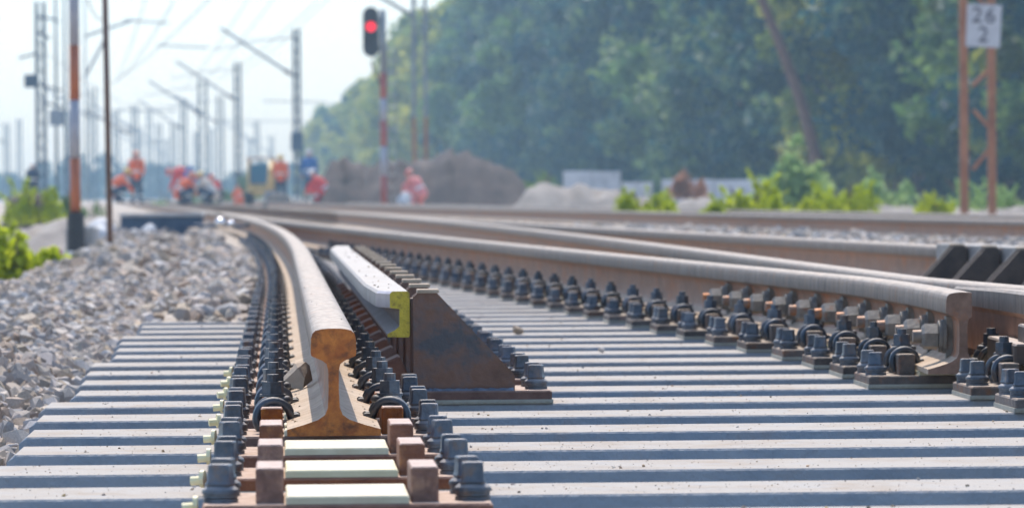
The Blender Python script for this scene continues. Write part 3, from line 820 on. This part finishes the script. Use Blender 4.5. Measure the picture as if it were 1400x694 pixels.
def far_mast(px,ytop,ybase,Y,hw,arm,label,m1='bluemast',armlen=1.0,lat=True):
    p=atY(px,ybase,Y); s=Y/F; H=(ybase-ytop)*s
    root=empty('catenary_mast',(p.x,Y,p.z))
    if lat:
        for sx in (-1,1):
            mb=MB(); mb.box(sx*hw-.075,sx*hw+.075,-.14,.14,0,H,.01); mb.build('mast_leg',M[m1],root)
        mb=MB(); zz=.4; sg=1
        while zz<H-.5: mb.cyl((-sg*hw,0,zz),(sg*hw,0,zz+.55),.03,n=5); sg=-sg; zz+=.6
        mb.build('lattice_bracing',M[m1],root)
    else:
        mb=MB(); mb.cyl((0,0,0),(0,0,H),hw,hw*.7,n=10); mb.build('mast_pole',M[m1],root,True)
    if arm:
        mb=MB(); z0=H*arm
        mb.cyl((0,0,z0),(-3.9*armlen,0,z0+2.6*armlen),.075,n=6); mb.cyl((-.05,0,z0+2.1),(-2.6*armlen,0,z0+1.9*armlen),.04,n=5)
        mb.cyl((-2.7*armlen,0,z0+1.75*armlen),(-4.3*armlen,0,z0+1.5),.035,n=5); mb.build('cantilever_arm',M['galv'],root)
        mb=MB()
        for i in range(5): mb.cyl((-.35-i*.06,0,z0+.23+i*.04),(-.38-i*.06,0,z0+.25+i*.04),.13,n=8)
        mb.build('insulator',M['rustpole'],root)
    tag(root,label,'mast','catenary masts along the line'); return root
r=far_mast(407,40,279,254,.13,.72,'tall dark mast nearest the forest with a long slanting arm and switch box')
mb=MB(); mb.box(-.32,.32,-.3,.3,2.75,3.7,.03); mb.build('switch_box',M['bluebox'],r)
far_mast(326,85,278,313,.16,.72,'blue mast with arm second left of the forest')
far_mast(278,108,278,356,.26,.70,'thick dark blue mast in the middle of the distant mast row')
far_mast(252,135,278,420,.2,.70,'slender dark mast just left of the thick blue one')
for i,(px,yt,Y) in enumerate([(302,130,420),(238,168,500),(218,168,540),(205,148,580),(185,143,460),(268,180,620),(372,185,640),(342,190,660),(10,168,500),(27,162,560),(128,120,400),(160,150,480),(192,175,600),(290,175,600),(228,190,640),(98,150,420),(352,165,560)]):
    far_mast(px,yt,276,Y,.22,.72 if i%2==0 else 0,'faint distant catenary mast in the hazy background')
r=far_mast(57,3,276,228,.17,0,'grey lattice mast with brackets left of the banded post','bluemast')
for zz,l_ in ((6.9,-1.0),(8.6,.9),(5.4,1.0),(4.6,1.2),(7.8,.5)):
    mb=MB(); mb.cyl((0,-.15,zz),(l_,-.15,zz-.25),.06,n=6); mb.build('equipment_arm',M['bluemast'],r)
mb=MB(); mb.box(-.75,-.15,-.2,.2,5.3,5.9,.02); mb.build('equipment_box',M['bluemast'],r)
r=far_mast(78,-40,276,260,.09,0,'thin grey mast with a small sign box behind the banded post','bluemast',lat=False)
mb=MB(); mb.box(-.35,.4,-.25,-.1,(276-172)*260/F,(276-150)*260/F,.02); mb.build('sign_box',M['galv'],r)
r=far_mast(90,-40,276,290,.09,0,'second thin grey mast close behind the banded post','bluemast',lat=False)
for px,yt,Y in ((107,-40,240),):
    r=far_mast(118,-40,276,245,.05,0,'thin mast with several arms just right of the banded post','galv',lat=False)
    for y1,y2,x2 in ((50,28,185),(105,45,150),(150,185,180)):
        mb=MB(); s_=245/F; mb.cyl((0,0,(276-y1)*s_),((x2-118)*s_,0,(276-y2)*s_),.07,n=6); mb.build('cantilever_arm',M['galv'],r)
# pale masts right of the signal
Y=157; s=Y/F; p=atY(575,281,Y); root=empty('lattice_mast',(p.x,Y,p.z))
for px in (567,583):
    x0=(px-575)*s
    mb=MB(); mb.box(x0-.06,x0+.06,-.1,.1,0,(281-160)*s,.01); mb.build('mast_leg',M['mast'],root)
    mb=MB(); mb.box(x0-.058,x0+.058,-.098,.098,(281-160)*s+.002,(281+40)*s,.01); mb.build('mast_leg',M['galv'],root)
mb=MB(); zz=.5; sg=1
while zz<7: mb.cyl((-sg*.19,0,zz),(sg*.19,0,zz+.5),.02,n=5); sg=-sg; zz+=.8
mb.build('lattice_bracing',M['galv'],root)
mb=MB(); mb.cyl((-.2,0,(281-22)*s),((515-575)*s,0,(281+8)*s),.06,n=6); mb.build('cantilever_arm',M['galv'],root)
tag(root,'slim two legged mast, rusty below and grey above, right of the signal','mast')
# overhead wires
def wire(p0,p1,label,sag=.3,r=.022):
    mb=MB(); pts=[]
    for i in range(13):
        t=i/12; p=p0.lerp(p1,t); p.z-=sag*4*t*(1-t); pts.append(p)
    mb.tube(pts,r,5); return tag(mb.build('overhead_wire',M['wire']),label,'wire','overhead wires')
wire(atY(238,2,150),atY(160,110,320),'overhead wire descending steeply between banded post and the mast row')
wire(atY(305,-20,140),atY(150,115,330),'overhead contact wire sloping down behind the thin rusty pole')
wire(atY(432,4,210),atY(296,110,380),'overhead wire running from the top above the tall dark mast')
wire(atY(395,-30,190),atY(270,120,400),'overhead wire crossing the sky left of the tall dark mast')
wire(atY(120,0,120),atY(146,20,150),'short overhead wire end beside the thin rusty pole')

wire(atY(205,-20,170),atY(158,112,330),'overhead wire left of the mast row, steep and faint')
wire(atY(345,-10,200),atY(250,122,400),'thin overhead wire dropping toward the slender dark mast')
wire(atY(455,-8,230),atY(330,100,380),'overhead wire from the top edge toward the blue mast')
wire(atY(60,70,228),atY(190,150,460),'overhead wire from the grey lattice mast toward the distance')
for px,py,L,Y in ((170,28,60,300),(215,62,70,330),(160,150,80,460),(360,138,90,480),(300,165,120,600)):
    p=atY(px,py,Y); mb=MB(); mb.cyl((0,0,0),(L*Y/F,0,-.2),.06,n=6); o=mb.build('cross_arm',M['wire'],None,False,p); tag(o,'thin distant cross arm of the overhead line','cross arm','distant cross arms')
# ------------------------------------------------------------------ heaps, walls
def heap(name,pts,Y,depth,m1,label,rough=.18,base=None):
    # pts: skyline as pixels; a real mound with depth
    sky_=[atY(px,py,Y) for px,py in pts]; n=len(sky_); vs=[];fs=[]
    zb=-.46; m_=17
    for j in range(m_):
        t=-1+2*j/(m_-1); prof=max(0,1-abs(t)**1.6)
        for i,p in enumerate(sky_):
            q=Vector((p.x,Y+t*depth,zb+(p.z-zb)*prof))
            amp=.8*rough*prof*(1+.6*math.sin(1.7*i+.9*j)) if abs(t)>.01 else rough*.5
            q+=Vector((random.uniform(-1,1)*amp*.6,random.uniform(-1,1)*amp,random.uniform(-1,.6)*amp)); vs.append(q)
    for j in range(m_-1):
        for i in range(n-1): fs.append((j*n+i,j*n+i+1,(j+1)*n+i+1,(j+1)*n+i))
    me_=bpy.data.meshes.new(name); me_.from_pydata(vs,[],fs); me_.materials.append(m1); o=link(name,me_)
    o.data.polygons.foreach_set('use_smooth',[True]*len(fs))
    return tag(o,label,'heap') if label else tag(o,kind='structure')
def dense(pts,step=7,j=4):
    out=[]
    for (a,b_),(c,d) in zip(pts[:-1],pts[1:]):
        k=max(1,int(abs(c-a)/step))
        for i in range(k): out.append((a+(c-a)*i/k,b_+(d-b_)*i/k+random.uniform(-j,j)))
    out.append(pts[-1]); return out
heap('dirt_heap',dense([(430,276),(445,240),(452,218),(475,212),(500,224),(530,216),(560,222),(590,214),(615,207),(640,209),(670,220),(700,233),(722,256),(735,284)]),142,4,M['dirt'],'big brown earth heap behind the signal and workers')
heap('rubble_heap',dense([(700,287),(720,262),(745,252),(765,256),(790,250),(815,258),(850,262),(890,272),(930,284)]),112,2.5,M['greydirt'],'pale grey rubble heap in front of the white wall',.12)
heap('sand_heap',dense([(905,286),(930,272),(960,268),(1000,276),(1040,282)]),100,2,M['greydirt'],'low sandy heap under the brown bush',.08)
heap('sand_bank',dense([(1060,293),(1100,281),(1150,284),(1200,279),(1260,286),(1300,284),(1350,289),(1400,279),(1450,283)],10,2),74,2,M['greydirt'],'long low sandy bank beyond the far track at right',.06)
heap('gravel_bank',dense([(-30,322),(20,316),(60,306),(95,298),(140,296),(170,300),(215,310),(250,318)],10,2),58,4,M['greydirt'],'grey gravel bank behind the banded post',.07)
heap('dark_heap',dense([(358,282),(368,266),(380,262),(395,266),(405,282)],6,1),160,1,M['rubber'],'small dark heap in front of the yellow machine',.03)
heap('dark_heap',dense([(5,300),(12,268),(40,262),(66,270),(75,300)],8,2),85,1.2,M['dirt'],'dark brown heap behind the green weeds at far left',.05)
def wallthing(name,px0,px1,y0,y1,Y,label,cat,posts=True):
    a=atY(px0,y1,Y); b_=atY(px1,y0,Y); root=empty(name,(a.x,Y,a.z)); W=b_.x-a.x; H=b_.z-a.z
    n=max(2,int(W/1.1))
    for i in range(n):
        mb=MB(); h=H*random.uniform(.82,1.0); mb.box(W*i/n+.012,W*(i+1)/n-.012,-.08,.08,-.5,h,.015); mb.build('panel',M['wall'],root)
    for i in range(n+1):
        mb=MB(); mb.box(W*i/n-.011,W*i/n+.011,-.1,.1,-.5,H*1.02,.005); mb.build('wall_post',M['conc2'],root)
    tag(root,label,cat)
wallthing('concrete_wall',770,848,232,264,185,'pale whitewashed panel wall below the forest behind the grey rubble','wall')
wallthing('concrete_wall',850,892,246,264,192,'low bluish wall section just right of the white panel wall','wall')
wallthing('concrete_wall',905,1046,243,270,150,'long low pale wall behind the bright bushes and brown bush','wall')

# ------------------------------------------------------------------ foliage
def leaf_cloud(name,m1,clumps,per,size,shape):
    """shape() -> (centre, radius) of a clump; quads scattered through clump volumes"""
    N=clumps*per; V=np.zeros((N*4,3)); i=0
    for c in range(clumps):
        ce,ra=shape(c)
        d=rng.normal(size=(per,3)); d/=np.linalg.norm(d,axis=1)[:,None]
        rr=ra*(rng.random(per)**.45)[:,None]
        P=ce+d*rr*np.array([1,1,.75])
        a=rng.normal(size=(per,3)); a/=np.linalg.norm(a,axis=1)[:,None]
        b_=rng.normal(size=(per,3)); b_-=a*(a*b_).sum(1)[:,None]; b_/=np.linalg.norm(b_,axis=1)[:,None]
        sz=size*(.6+.8*rng.random(per))[:,None]
        V[i*4:(i+per)*4:4]=P-a*sz; V[i*4+1:(i+per)*4:4]=P+b_*sz*.55; V[i*4+2:(i+per)*4:4]=P+a*sz; V[i*4+3:(i+per)*4:4]=P-b_*sz*.55
        i+=per
    me_=bpy.data.meshes.new(name); me_.vertices.add(N*4); me_.vertices.foreach_set('co',V.ravel())
    me_.loops.add(N*4); me_.loops.foreach_set('vertex_index',np.arange(N*4)); me_.polygons.add(N); me_.polygons.foreach_set('loop_start',np.arange(0,N*4,4)); 
    me_.materials.append(m1); me_.update(); me_.validate(); return me_
def crown_shape(H,Rm,low):
    def sh(c):
        t=random.random()**.8; z=low+(H-low)*t
        env=Rm*(math.sin(math.pi*min(1,(.22+.78*t)))**.6)*(1.0 if t<.7 else 1.0)
        a=random.uniform(0,6.283); q=env*random.uniform(.35,1.0)
        return np.array([q*math.cos(a),q*math.sin(a),z]), random.uniform(.75,1.75)*Rm/4.5
    return sh
def trunk_mesh(H,r,m1,lean=0):
    mb=MB(); pts=[];rs=[]
    for i in range(8): t=i/7; pts.append((lean*t*H+.12*math.sin(3*t),.1*math.sin(5*t),H*t)); rs.append(r*(1-.75*t))
    mb.tube(pts,rs,8)
    for k in range(7):
        t=random.uniform(.25,.85); a=random.uniform(0,6.28); l_=H*random.uniform(.15,.28)
        b0=Vector((lean*t*H,0,H*t)); b1=b0+Vector((math.cos(a)*l_,math.sin(a)*l_,l_*.6)); mb.tube([b0,b0.lerp(b1,.5)+Vector((0,0,.15)),b1],[r*.4*(1-t*.5),r*.28,r*.08],6)
    return mb
tvars=[]
for i,(H,Rm,mm,per,cl) in enumerate([(16,4.6,'leafshade',190,62),(15,4.2,'leafshade',190,56),(17,4.8,'leafshade',190,66),(14.5,4.0,'leafyel',190,54),(16,4.4,'leafmid',190,58)]):
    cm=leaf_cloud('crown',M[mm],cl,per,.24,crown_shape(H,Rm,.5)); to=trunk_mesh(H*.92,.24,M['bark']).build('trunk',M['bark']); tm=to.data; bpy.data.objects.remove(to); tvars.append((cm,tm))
def tree(x,y,v,sc_,label,group,rz=None):
    root=empty('broadleaf_tree',(x,y,-.4)); rz=random.uniform(0,6.28) if rz is None else rz; root.rotation_euler[2]=rz; root.scale=(sc_,sc_,sc_*random.uniform(.94,1.08))
    link('trunk',tvars[v][1],root); link('crown',tvars[v][0],root); tag(root,label,'tree',group); return root
GT='trees of the forest edge'
def fx_line(y): return 15.6-.094*(y-150)
y=132
def hcap(y): return 1.0 if y<400 else 1.0-.36*smooth((y-400)/165)
while y<572:
    hs=hcap(y)
    x=fx_line(y)+3.4-1.6*smooth((y-220)/150)+random.uniform(-1.0,1.2)
    v=random.choice([0,1,2,0,1,2,4,3,4])
    if y>370 and random.random()<.85: v=3
    lab={3:'yellowish green tree standing in the forest edge',4:'mid green leafy tree standing in the forest edge'}.get(v,'leafy tree with painted blue green shade standing in the forest edge')
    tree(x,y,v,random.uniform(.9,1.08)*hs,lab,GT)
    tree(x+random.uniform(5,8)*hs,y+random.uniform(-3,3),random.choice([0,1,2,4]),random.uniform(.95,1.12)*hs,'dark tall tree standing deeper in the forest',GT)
    y+=4.2+(y-130)*.008
# leaning bare pine
p0=atY(1116,215,172); p1=atY(1040,-5,172)
mb=MB(); d=p1-p0; mb.tube([Vector((0,0,-2)),Vector((0,0,0)),d*.35+Vector((.15,0,0)),d*.7+Vector((.1,0,0)),d*1.0,d*1.9],[.24,.22,.2,.18,.16,.1],8)
root=empty('leaning_tree',p0); mb.build('trunk',M['pinebark'],root,True)
cm=leaf_cloud('crown',M['leafshade'],14,60,.22,lambda c:(np.array([d.x*1.85+random.uniform(-1.6,1.6),random.uniform(-1.6,1.6),d.z*1.85+random.uniform(-1,1.5)]),.9)); link('crown',cm,root)
tag(root,'leaning bare reddish tree trunk in front of the forest','tree')
# bushes
def bush(px,ybase,Y,wpx,hpx,mm,label,per=60,cl=64,name='bush',cat='bush',leaf=None,group=None):
    s=Y/F; p=atY(px,ybase,Y); W=wpx*s/2; H=hpx*s; root=empty(name,(p.x,Y,p.z))
    lf=leaf or max(.03,min(.10,H*.07)); P=[]
    for c in range(cl):
        a=random.uniform(0,6.28); q=random.random()**.5; bx=W*.92*q*math.cos(a); by=W*.6*q*math.sin(a)
        hh=H*random.uniform(.35,1.12)*(1-.45*q*q)*(.72+.28*math.sin(5.1*bx/W+px)); ln=random.gauss(0,.22)
        n_=max(8,int(per*hh/H)); t=rng.random(n_)**.8; sp=(.16*H)*(1.12-t)
        P.append(np.stack([bx+ln*hh*t*t+rng.normal(size=n_)*sp*.8, by+rng.normal(size=n_)*sp*.8, hh*t+rng.normal(size=n_)*sp*.25],1))
    P=np.concatenate(P); N=len(P); a_=rng.normal(size=(N,3)); a_/=np.linalg.norm(a_,axis=1)[:,None]; b_=rng.normal(size=(N,3)); b_-=a_*(a_*b_).sum(1)[:,None]; b_/=np.linalg.norm(b_,axis=1)[:,None]
    sz=lf*(.6+.8*rng.random(N))[:,None]; V=np.zeros((N*4,3)); V[0::4]=P-a_*sz; V[1::4]=P+b_*sz*.5; V[2::4]=P+a_*sz; V[3::4]=P-b_*sz*.5
    cm_=bpy.data.meshes.new('foliage'); cm_.from_pydata(V.tolist(),[],np.arange(N*4).reshape(-1,4).tolist()); cm_.materials.append(M[mm]); link('foliage',cm_,root)
    mb=MB()
    for i in range(6): a=random.uniform(0,6.28); mb.tube([(0,0,-.3),(W*.3*math.cos(a),W*.3*math.sin(a),H*.4),(W*.5*math.cos(a),W*.4*math.sin(a),H*.75)],[.03*H,.02*H,.006*H],5)
    mb.build('stem',M['bark'],root); tag(root,label,cat,group); return root
bush(885,294,61,95,46,'leafbright','bright yellow green bush beyond the far track, leftmost of the right side')
bush(1022,294,62,110,52,'leafbright','bright yellow green bush in front of the long pale wall')
bush(1045,290,66,38,54,'leafbright','taller sprig of bright leaves right of the long wall')
bush(975,294,60,40,20,'leafbright','small bright weed under the brown bush','60' and 40)
bush(1155,292,70,105,54,'leafbright','bright yellow green bush below the leaning trunk')
bush(1278,293,72,60,36,'leafbright','small bright bush left of the rusty lattice mast')
bush(1340,292,82,190,64,'leafsoft','wide soft green bush behind the rusty lattice mast',80,40)
bush(1085,285,105,95,112,'leafsoft','tall muted green shrub at the foot of the leaning trunk',110,50)
bush(1210,285,120,90,60,'leafsoft','muted green shrub between the leaning trunk and the rusty mast',80,40)
bush(905,294,60,60,24,'leafbright','low bright weeds joining the leftmost bright bushes',40,24)
bush(1100,293,66,70,30,'leafbright','low bright weeds between the long wall end and the leaning trunk',50,26)
bush(1225,293,74,60,18,'leafbright','low yellow weeds on the sandy bank left of the rusty mast',40,20)
bush(1385,292,78,60,40,'leafsoft','soft green bush at the right edge beyond the rusty mast',60,30)
bush(940,270,132,50,44,'leafbrown','round reddish brown bush before the pale wall',90,60)
bush(742,262,150,60,36,'leafmid','pale green bush left of the white panel wall',60,24)
bush(22,404,30,150,112,'leafbright','bright green weeds at the left edge below the banded post',90,80,'weed_clump','weeds')
bush(-5,390,36,120,100,'leafbright','tall bright weeds cut off by the left edge',90,40,'weed_clump','weeds')
bush(48,303,78,80,62,'leafbright','bright green shrub behind the banded post at left',70,36)
bush(85,298,84,46,52,'leafmid','soft green shrub just right of the grey lattice mast foot',70,24)
bush(125,296,90,60,30,'leafmid','low green weeds between the banded post and thin pole',50,20,'weed_clump','weeds')
bush(245,282,200,120,28,'leafmid','low green growth behind the workers at left',50,24,'weed_clump','weeds')
bush(335,280,230,70,60,'leafmid','green growth behind the yellow machine',60,24)
# far wood on the horizon
def farw(c):
    x=random.uniform(-95,-24); 
    return np.array([x,690+random.uniform(-30,60),random.uniform(0,4.0+1.6*math.sin(x*.19)+.9*math.sin(x*.5))]), random.uniform(.9,1.6)
o=link('distant_woods',leaf_cloud('distant_woods',M['leaffar'],520,40,.45,farw)); tag(o,'hazy blue line of woods on the horizon at left','woods',kind='stuff')
# white sack and magenta sheet
def blob(name,p,dims,m1,label,cat):
    bm=bmesh.new(); bmesh.ops.create_icosphere(bm,subdivisions=3,radius=1)
    for v in bm.verts:
        n_=1+.16*math.sin(4*v.co.x+1)+.12*math.sin(5*v.co.y+2*v.co.z)+random.uniform(-.03,.03); v.co=Vector((v.co.x*dims[0]*n_,v.co.y*dims[1]*n_,max(-.6,v.co.z)*dims[2]*n_))
    me_=bpy.data.meshes.new(name); bm.to_mesh(me_); bm.free(); me_.materials.append(m1); me_.polygons.foreach_set('use_smooth',[True]*len(me_.polygons)); o=link(name,me_,None,p); return tag(o,label,cat)
blob('white_sack',atY(136,324,48),(.2,.2,.15),M['bag'],'white crumpled sack on the gravel between the two left poles','sack')
blob('white_sack',atY(204,314,50),(.08,.08,.05),M['bag'],'small white scrap on gravel left of the dark box','sack')
blob('plastic_sheet',atY(70,346,44),(.11,.1,.05),M['magenta'],'crumpled magenta plastic sheet left of the banded post','plastic sheet')
blob('white_sack',atY(553,276,128),(.2,.2,.22),M['bag'],'white sack beside the crouching worker in faded red','sack')

# ------------------------------------------------------------------ people
def person(p,pose,face,mats,helmet,label,scale=1.0,hold=None):
    """mats: jacket, trousers; bones become tapered capsules, fused into one surface"""
    J={}
    if pose=='stand':
        J=dict(pel=(0,0,.95),chest=(0,.01,1.32),neck=(0,.02,1.50),head=(0,.05,1.62),
               shL=(-.19,0,1.43),shR=(.19,0,1.43),elL=(-.25,-.02,1.14),elR=(.25,.04,1.15),haL=(-.24,.10,.90),haR=(.20,.20,.95),
               hiL=(-.095,0,.92),hiR=(.095,0,.92),knL=(-.12,.03,.50),knR=(.12,.0,.50),anL=(-.13,-.02,.09),anR=(.14,-.04,.09),toL=(-.15,.14,.035),toR=(.17,.12,.035))
    elif pose=='bend':
        J=dict(pel=(0,-.15,.82),chest=(0,.22,1.0),neck=(0,.40,1.04),head=(0,.52,1.02),
               shL=(-.19,.32,1.02),shR=(.19,.32,1.02),elL=(-.22,.40,.74),elR=(.22,.42,.74),haL=(-.14,.52,.48),haR=(.14,.54,.48),
               hiL=(-.1,-.15,.82),hiR=(.1,-.15,.82),knL=(-.14,.02,.47),knR=(.14,.02,.47),anL=(-.15,-.08,.09),anR=(.15,-.08,.09),toL=(-.17,.1,.035),toR=(.17,.1,.035))
    else:
        J=dict(pel=(0,-.18,.34),chest=(0,.08,.66),neck=(0,.20,.82),head=(0,.28,.92),
               shL=(-.19,.13,.76),shR=(.19,.13,.76),elL=(-.26,.32,.56),elR=(.26,.32,.56),haL=(-.12,.46,.36),haR=(.12,.48,.36),
               hiL=(-.1,-.16,.34),hiR=(.1,-.16,.34),knL=(-.2,.24,.50),knR=(.2,.24,.50),anL=(-.17,.0,.10),anR=(.17,.0,.10),toL=(-.19,.18,.035),toR=(.19,.18,.035))
    V_=lambda k: Vector(J[k])
    up=(V_('head')-V_('neck')).normalized()
    bones=[('pel','chest',.17,.19,0),('chest','neck',.165,.075,0),('shL','shR',.085,.085,0),('hiL','hiR',.115,.115,1),('neck','head',.06,.075,2),
      ('shL','elL',.066,.052,0),('elL','haL',.05,.036,0),('shR','elR',.066,.052,0),('elR','haR',.05,.036,0),
      ('hiL','knL',.118,.09,1),('knL','anL',.09,.078,1),('hiR','knR',.118,.09,1),('knR','anR',.09,.078,1),('anL','toL',.052,.045,3),('anR','toR',.052,.045,3)]
    segs=[(V_(a),V_(b_),r0,r1,mi) for a,b_,r0,r1,mi in bones]
    hd=V_('head'); segs.append((hd+up*.0,hd+up*.09,.092,.088,2)); fwd=Vector((0,1,0)); fwd=(fwd-up*fwd.dot(up)).normalized()
    segs.append((hd+fwd*.085+up*.0,hd+fwd*.105+up*.02,.02,.016,2))
    for sx in (-1,1): segs.append((hd+Vector((sx*.088,0,0)),hd+Vector((sx*.092,0,0))+up*.03,.022,.02,2))
    for side in ('L','R'):
        sx=-1 if side=='L' else 1; h=V_('ha'+side); dr=(h-V_('el'+side)).normalized(); w_=Vector((1,0,0)); w_=(w_-dr*w_.dot(dr)).normalized(); nn=dr.cross(w_)
        segs.append((h,h+dr*.07,.036,.034,2))
        for i in range(4):
            b0=h+dr*.085+w_*(-.027+.018*i); l_=[.055,.068,.072,.058][i]; b1=b0+dr*l_*.6+nn*.008; segs.append((b0,b1,.0095,.009,2)); segs.append((b1,b1+dr*l_*.4+nn*.018,.009,.008,2))
        t0=h+dr*.03+w_*(-sx*.034); segs.append((t0,t0+dr*.045-w_*sx*.022+nn*.01,.011,.009,2))
    mb=MB()
    for a,b_,r0,r1,mi in segs:
        dd=(b_-a); L=dd.length; dn=dd.normalized() if L>1e-6 else Vector((0,0,1))
        mb.tube([a-dn*r0*.95,a-dn*r0*.6,a,b_,b_+dn*r1*.6,b_+dn*r1*.95],[r0*.25,r0*.8,r0,r1,r1*.8,r1*.25],10)
    tmp=mb.build('tmp',[M['skin']]); md=tmp.modifiers.new('r','REMESH'); md.mode='VOXEL'; md.voxel_size=.0165; md.adaptivity=0
    ms=tmp.modifiers.new('s','SMOOTH'); ms.iterations=3; ms.factor=.4
    dg=bpy.context.evaluated_depsgraph_get(); me_=bpy.data.meshes.new_from_object(tmp.evaluated_get(dg)); bpy.data.objects.remove(tmp)
    me_.materials.clear()
    for q in (mats[0],mats[1],'skin','boot','stripe'): me_.materials.append(M[q])
    co=np.zeros(len(me_.polygons)*3); me_.polygons.foreach_get('center',co); co=co.reshape(-1,3)
    best=np.full(len(co),1e9); mi_=np.zeros(len(co),int); tt=np.zeros(len(co)); bi=np.zeros(len(co),int)
    for k,(a,b_,r0,r1,mm) in enumerate(segs):
        a_=np.array(a);ab=np.array(b_-a); L2=max(1e-9,ab@ab); t=np.clip((co-a_)@ab/L2,0,1); dist=np.linalg.norm(co-a_-t[:,None]*ab,axis=1)-(r0+(r1-r0)*t)
        u=dist<best; best[u]=dist[u]; mi_[u]=mm; tt[u]=t[u]; bi[u]=k
    st=((bi==0)&(tt>.30)&(tt<.48))|((bi==1)&(tt<.02))|(((bi==10)|(bi==12))&(tt>.45)&(tt<.62))
    mi_[st]=4
    me_.polygons.foreach_set('material_index',mi_); me_.polygons.foreach_set('use_smooth',[True]*len(mi_))
    o=link('person',me_,None,p,face); o.scale=(scale,)*3
    mb=MB(); rings=[]
    c=hd+up*.055
    u1=Vector((1,0,0)); u2=up.cross(u1)
    for a in (-4,8,20,40,60,78,88):
        rr=.122*math.cos(R(a)); rr*=1.14 if a==-4 else 1
        rings.append([c+up*(.105*math.sin(R(a)))+(u1*math.cos(2*math.pi*k/16)*.92+u2*math.sin(2*math.pi*k/16)*1.05)*rr for k in range(16)])
    mb.loft(rings); mb.build('hard_hat' ,M[helmet],o,True)
    tag(o,label,'person'); return o
PI=math.pi
person(atY(187,279,168),'stand',.15,('hivis','navy'),'helmeto','standing worker in orange jacket and dark trousers at left, tallest figure',1.02)
person(atY(160,278,150),'crouch',-1.3,('hivis','navy'),'helmety','crouching worker in orange with yellow helmet right of the thin pole',1.0)
person(atY(256,279,172),'bend',1.4,('hired','navy'),'helmetr','bending worker in red jacket behind the orange crouching one',1.12)
person(atY(250,280,158),'crouch',-1.0,('hivis','navy'),'helmeto','crouching worker in orange in the left middle group')
person(atY(286,280,158),'crouch',1.2,('pale','navy'),'helmety','crouching worker in pale jacket right of the orange crouching one')
person(atY(296,279,166),'crouch',PI*.8,('hired','navy'),'helmetr','crouching worker in red at the right of the left middle group',.95)
person(atY(384,279,168),'stand',PI,('hivis','navy'),'helmety','standing worker in orange beside the yellow machine',.95)
person(atY(424,279,175),'stand',PI*.9,('bluecloth','navy'),'helmetw','standing worker in blue with a white helmet by the tall mast',1.1)
person(atY(440,280,140),'crouch',1.2,('hired','hired'),'helmetw','crouching worker in red with pale helmet left of the signal',.95)
person(atY(571,281,130),'crouch',.9,('pink','pink'),'helmetr','crouching worker in faded red beside the white sack',.9)
person(atY(45,282,150),'stand',0,('navy','navy'),'helmetw','distant worker in dark clothes behind the weeds at far left',.75)
person(atY(327,281,160),'crouch',.4,('hivis','hivis'),'helmeto','small crouching worker in orange left of the yellow machine',.6)
blob('blue_bag',atY(259,240,171),(.2,.15,.28),M['bluecloth'],'blue backpack on the bending red worker in the left group','backpack')

# yellow machine with blue windscreen
Y=176; p=atY(358,280,Y); root=empty('track_machine',(p.x,Y,p.z))
mb=MB(); mb.box(-.5,.5,-.9,.9,.3,.62,.05); mb.build('body',M['machine'],root)
for sx in (-1,1):
    mb=MB(); pts=[]
    rings=[]
    for x in (sx*.42-.14,sx*.42+.14):
        r_=[]
        for k in range(10): a=PI/2+PI*k/9; r_.append((x,-.75+.24*math.cos(a),.26+.24*math.sin(a)))
        for k in range(10): a=-PI/2+PI*k/9; r_.append((x,.75+.24*math.cos(a),.26+.24*math.sin(a)))
        rings.append(r_)
    mb.loft(rings); mb.build('crawler_track',M['rubber'],root)
cab=None
mb=MB(); mb.box(-.5,.5,-.54,.46,.621,.74,.01); cab=mb.build('cab',M['machine'],root)
for x in (-.44,.44):
    for y_ in (-.5,.4):
        mb=MB(); mb.box(x-.04,x+.04,y_-.035,y_+.035,.741,1.62,.01); mb.build('cab_post',M['machine'],cab)
mb=MB(); mb.box(-.395,.395,-.5,-.485,.745,1.45,.004); mb.build('windscreen',M['glass'],cab)
mb=MB(); mb.box(-.52,.52,-.6,.5,1.625,1.72,.03); mb.build('cab_roof',M['pale'],cab)
mb=MB(); mb.box(-.45,.45,.45,.9,.625,1.0,.05); mb.build('engine_cover',M['machine'],root)
mb=MB(); mb.tube([(.3,-.9,.5),(.42,-1.6,1.5),(.42,-2.3,1.2)],[.1,.09,.07],8); mb.tube([(.42,-2.3,1.2),(.42,-2.2,.5)],[.07,.06],8); mb.build('boom',M['machine'],root)
mb=MB(); mb.box(.22,.62,-2.35,-2.0,.15,.5,.05); mb.build('bucket',M['galv'],root)
tag(root,'small ochre machine with blue windscreen amid the workers','excavator')

# ------------------------------------------------------------------ haze
HAZE=.00062
mb=MB(); mb.box(-1110,1110,-80,1110,-1.5,45)
me=bpy.data.meshes.new('haze'); me.from_pydata(mb.v,[],mb.f)
hm=bpy.data.materials.new('haze_air'); hm.use_nodes=True; n=hm.node_tree.nodes; n.remove(n['Principled BSDF'])
pv=n.new('ShaderNodeVolumePrincipled'); pv.inputs['Density'].default_value=HAZE; pv.inputs['Color'].default_value=(.50,.77,1.0,1); pv.inputs['Anisotropy'].default_value=.2
hm.node_tree.links.new(pv.outputs[0],n['Material Output'].inputs['Volume']); me.materials.append(hm)
tag(link('haze',me),'pale blue summer haze over the line','haze',kind='stuff')
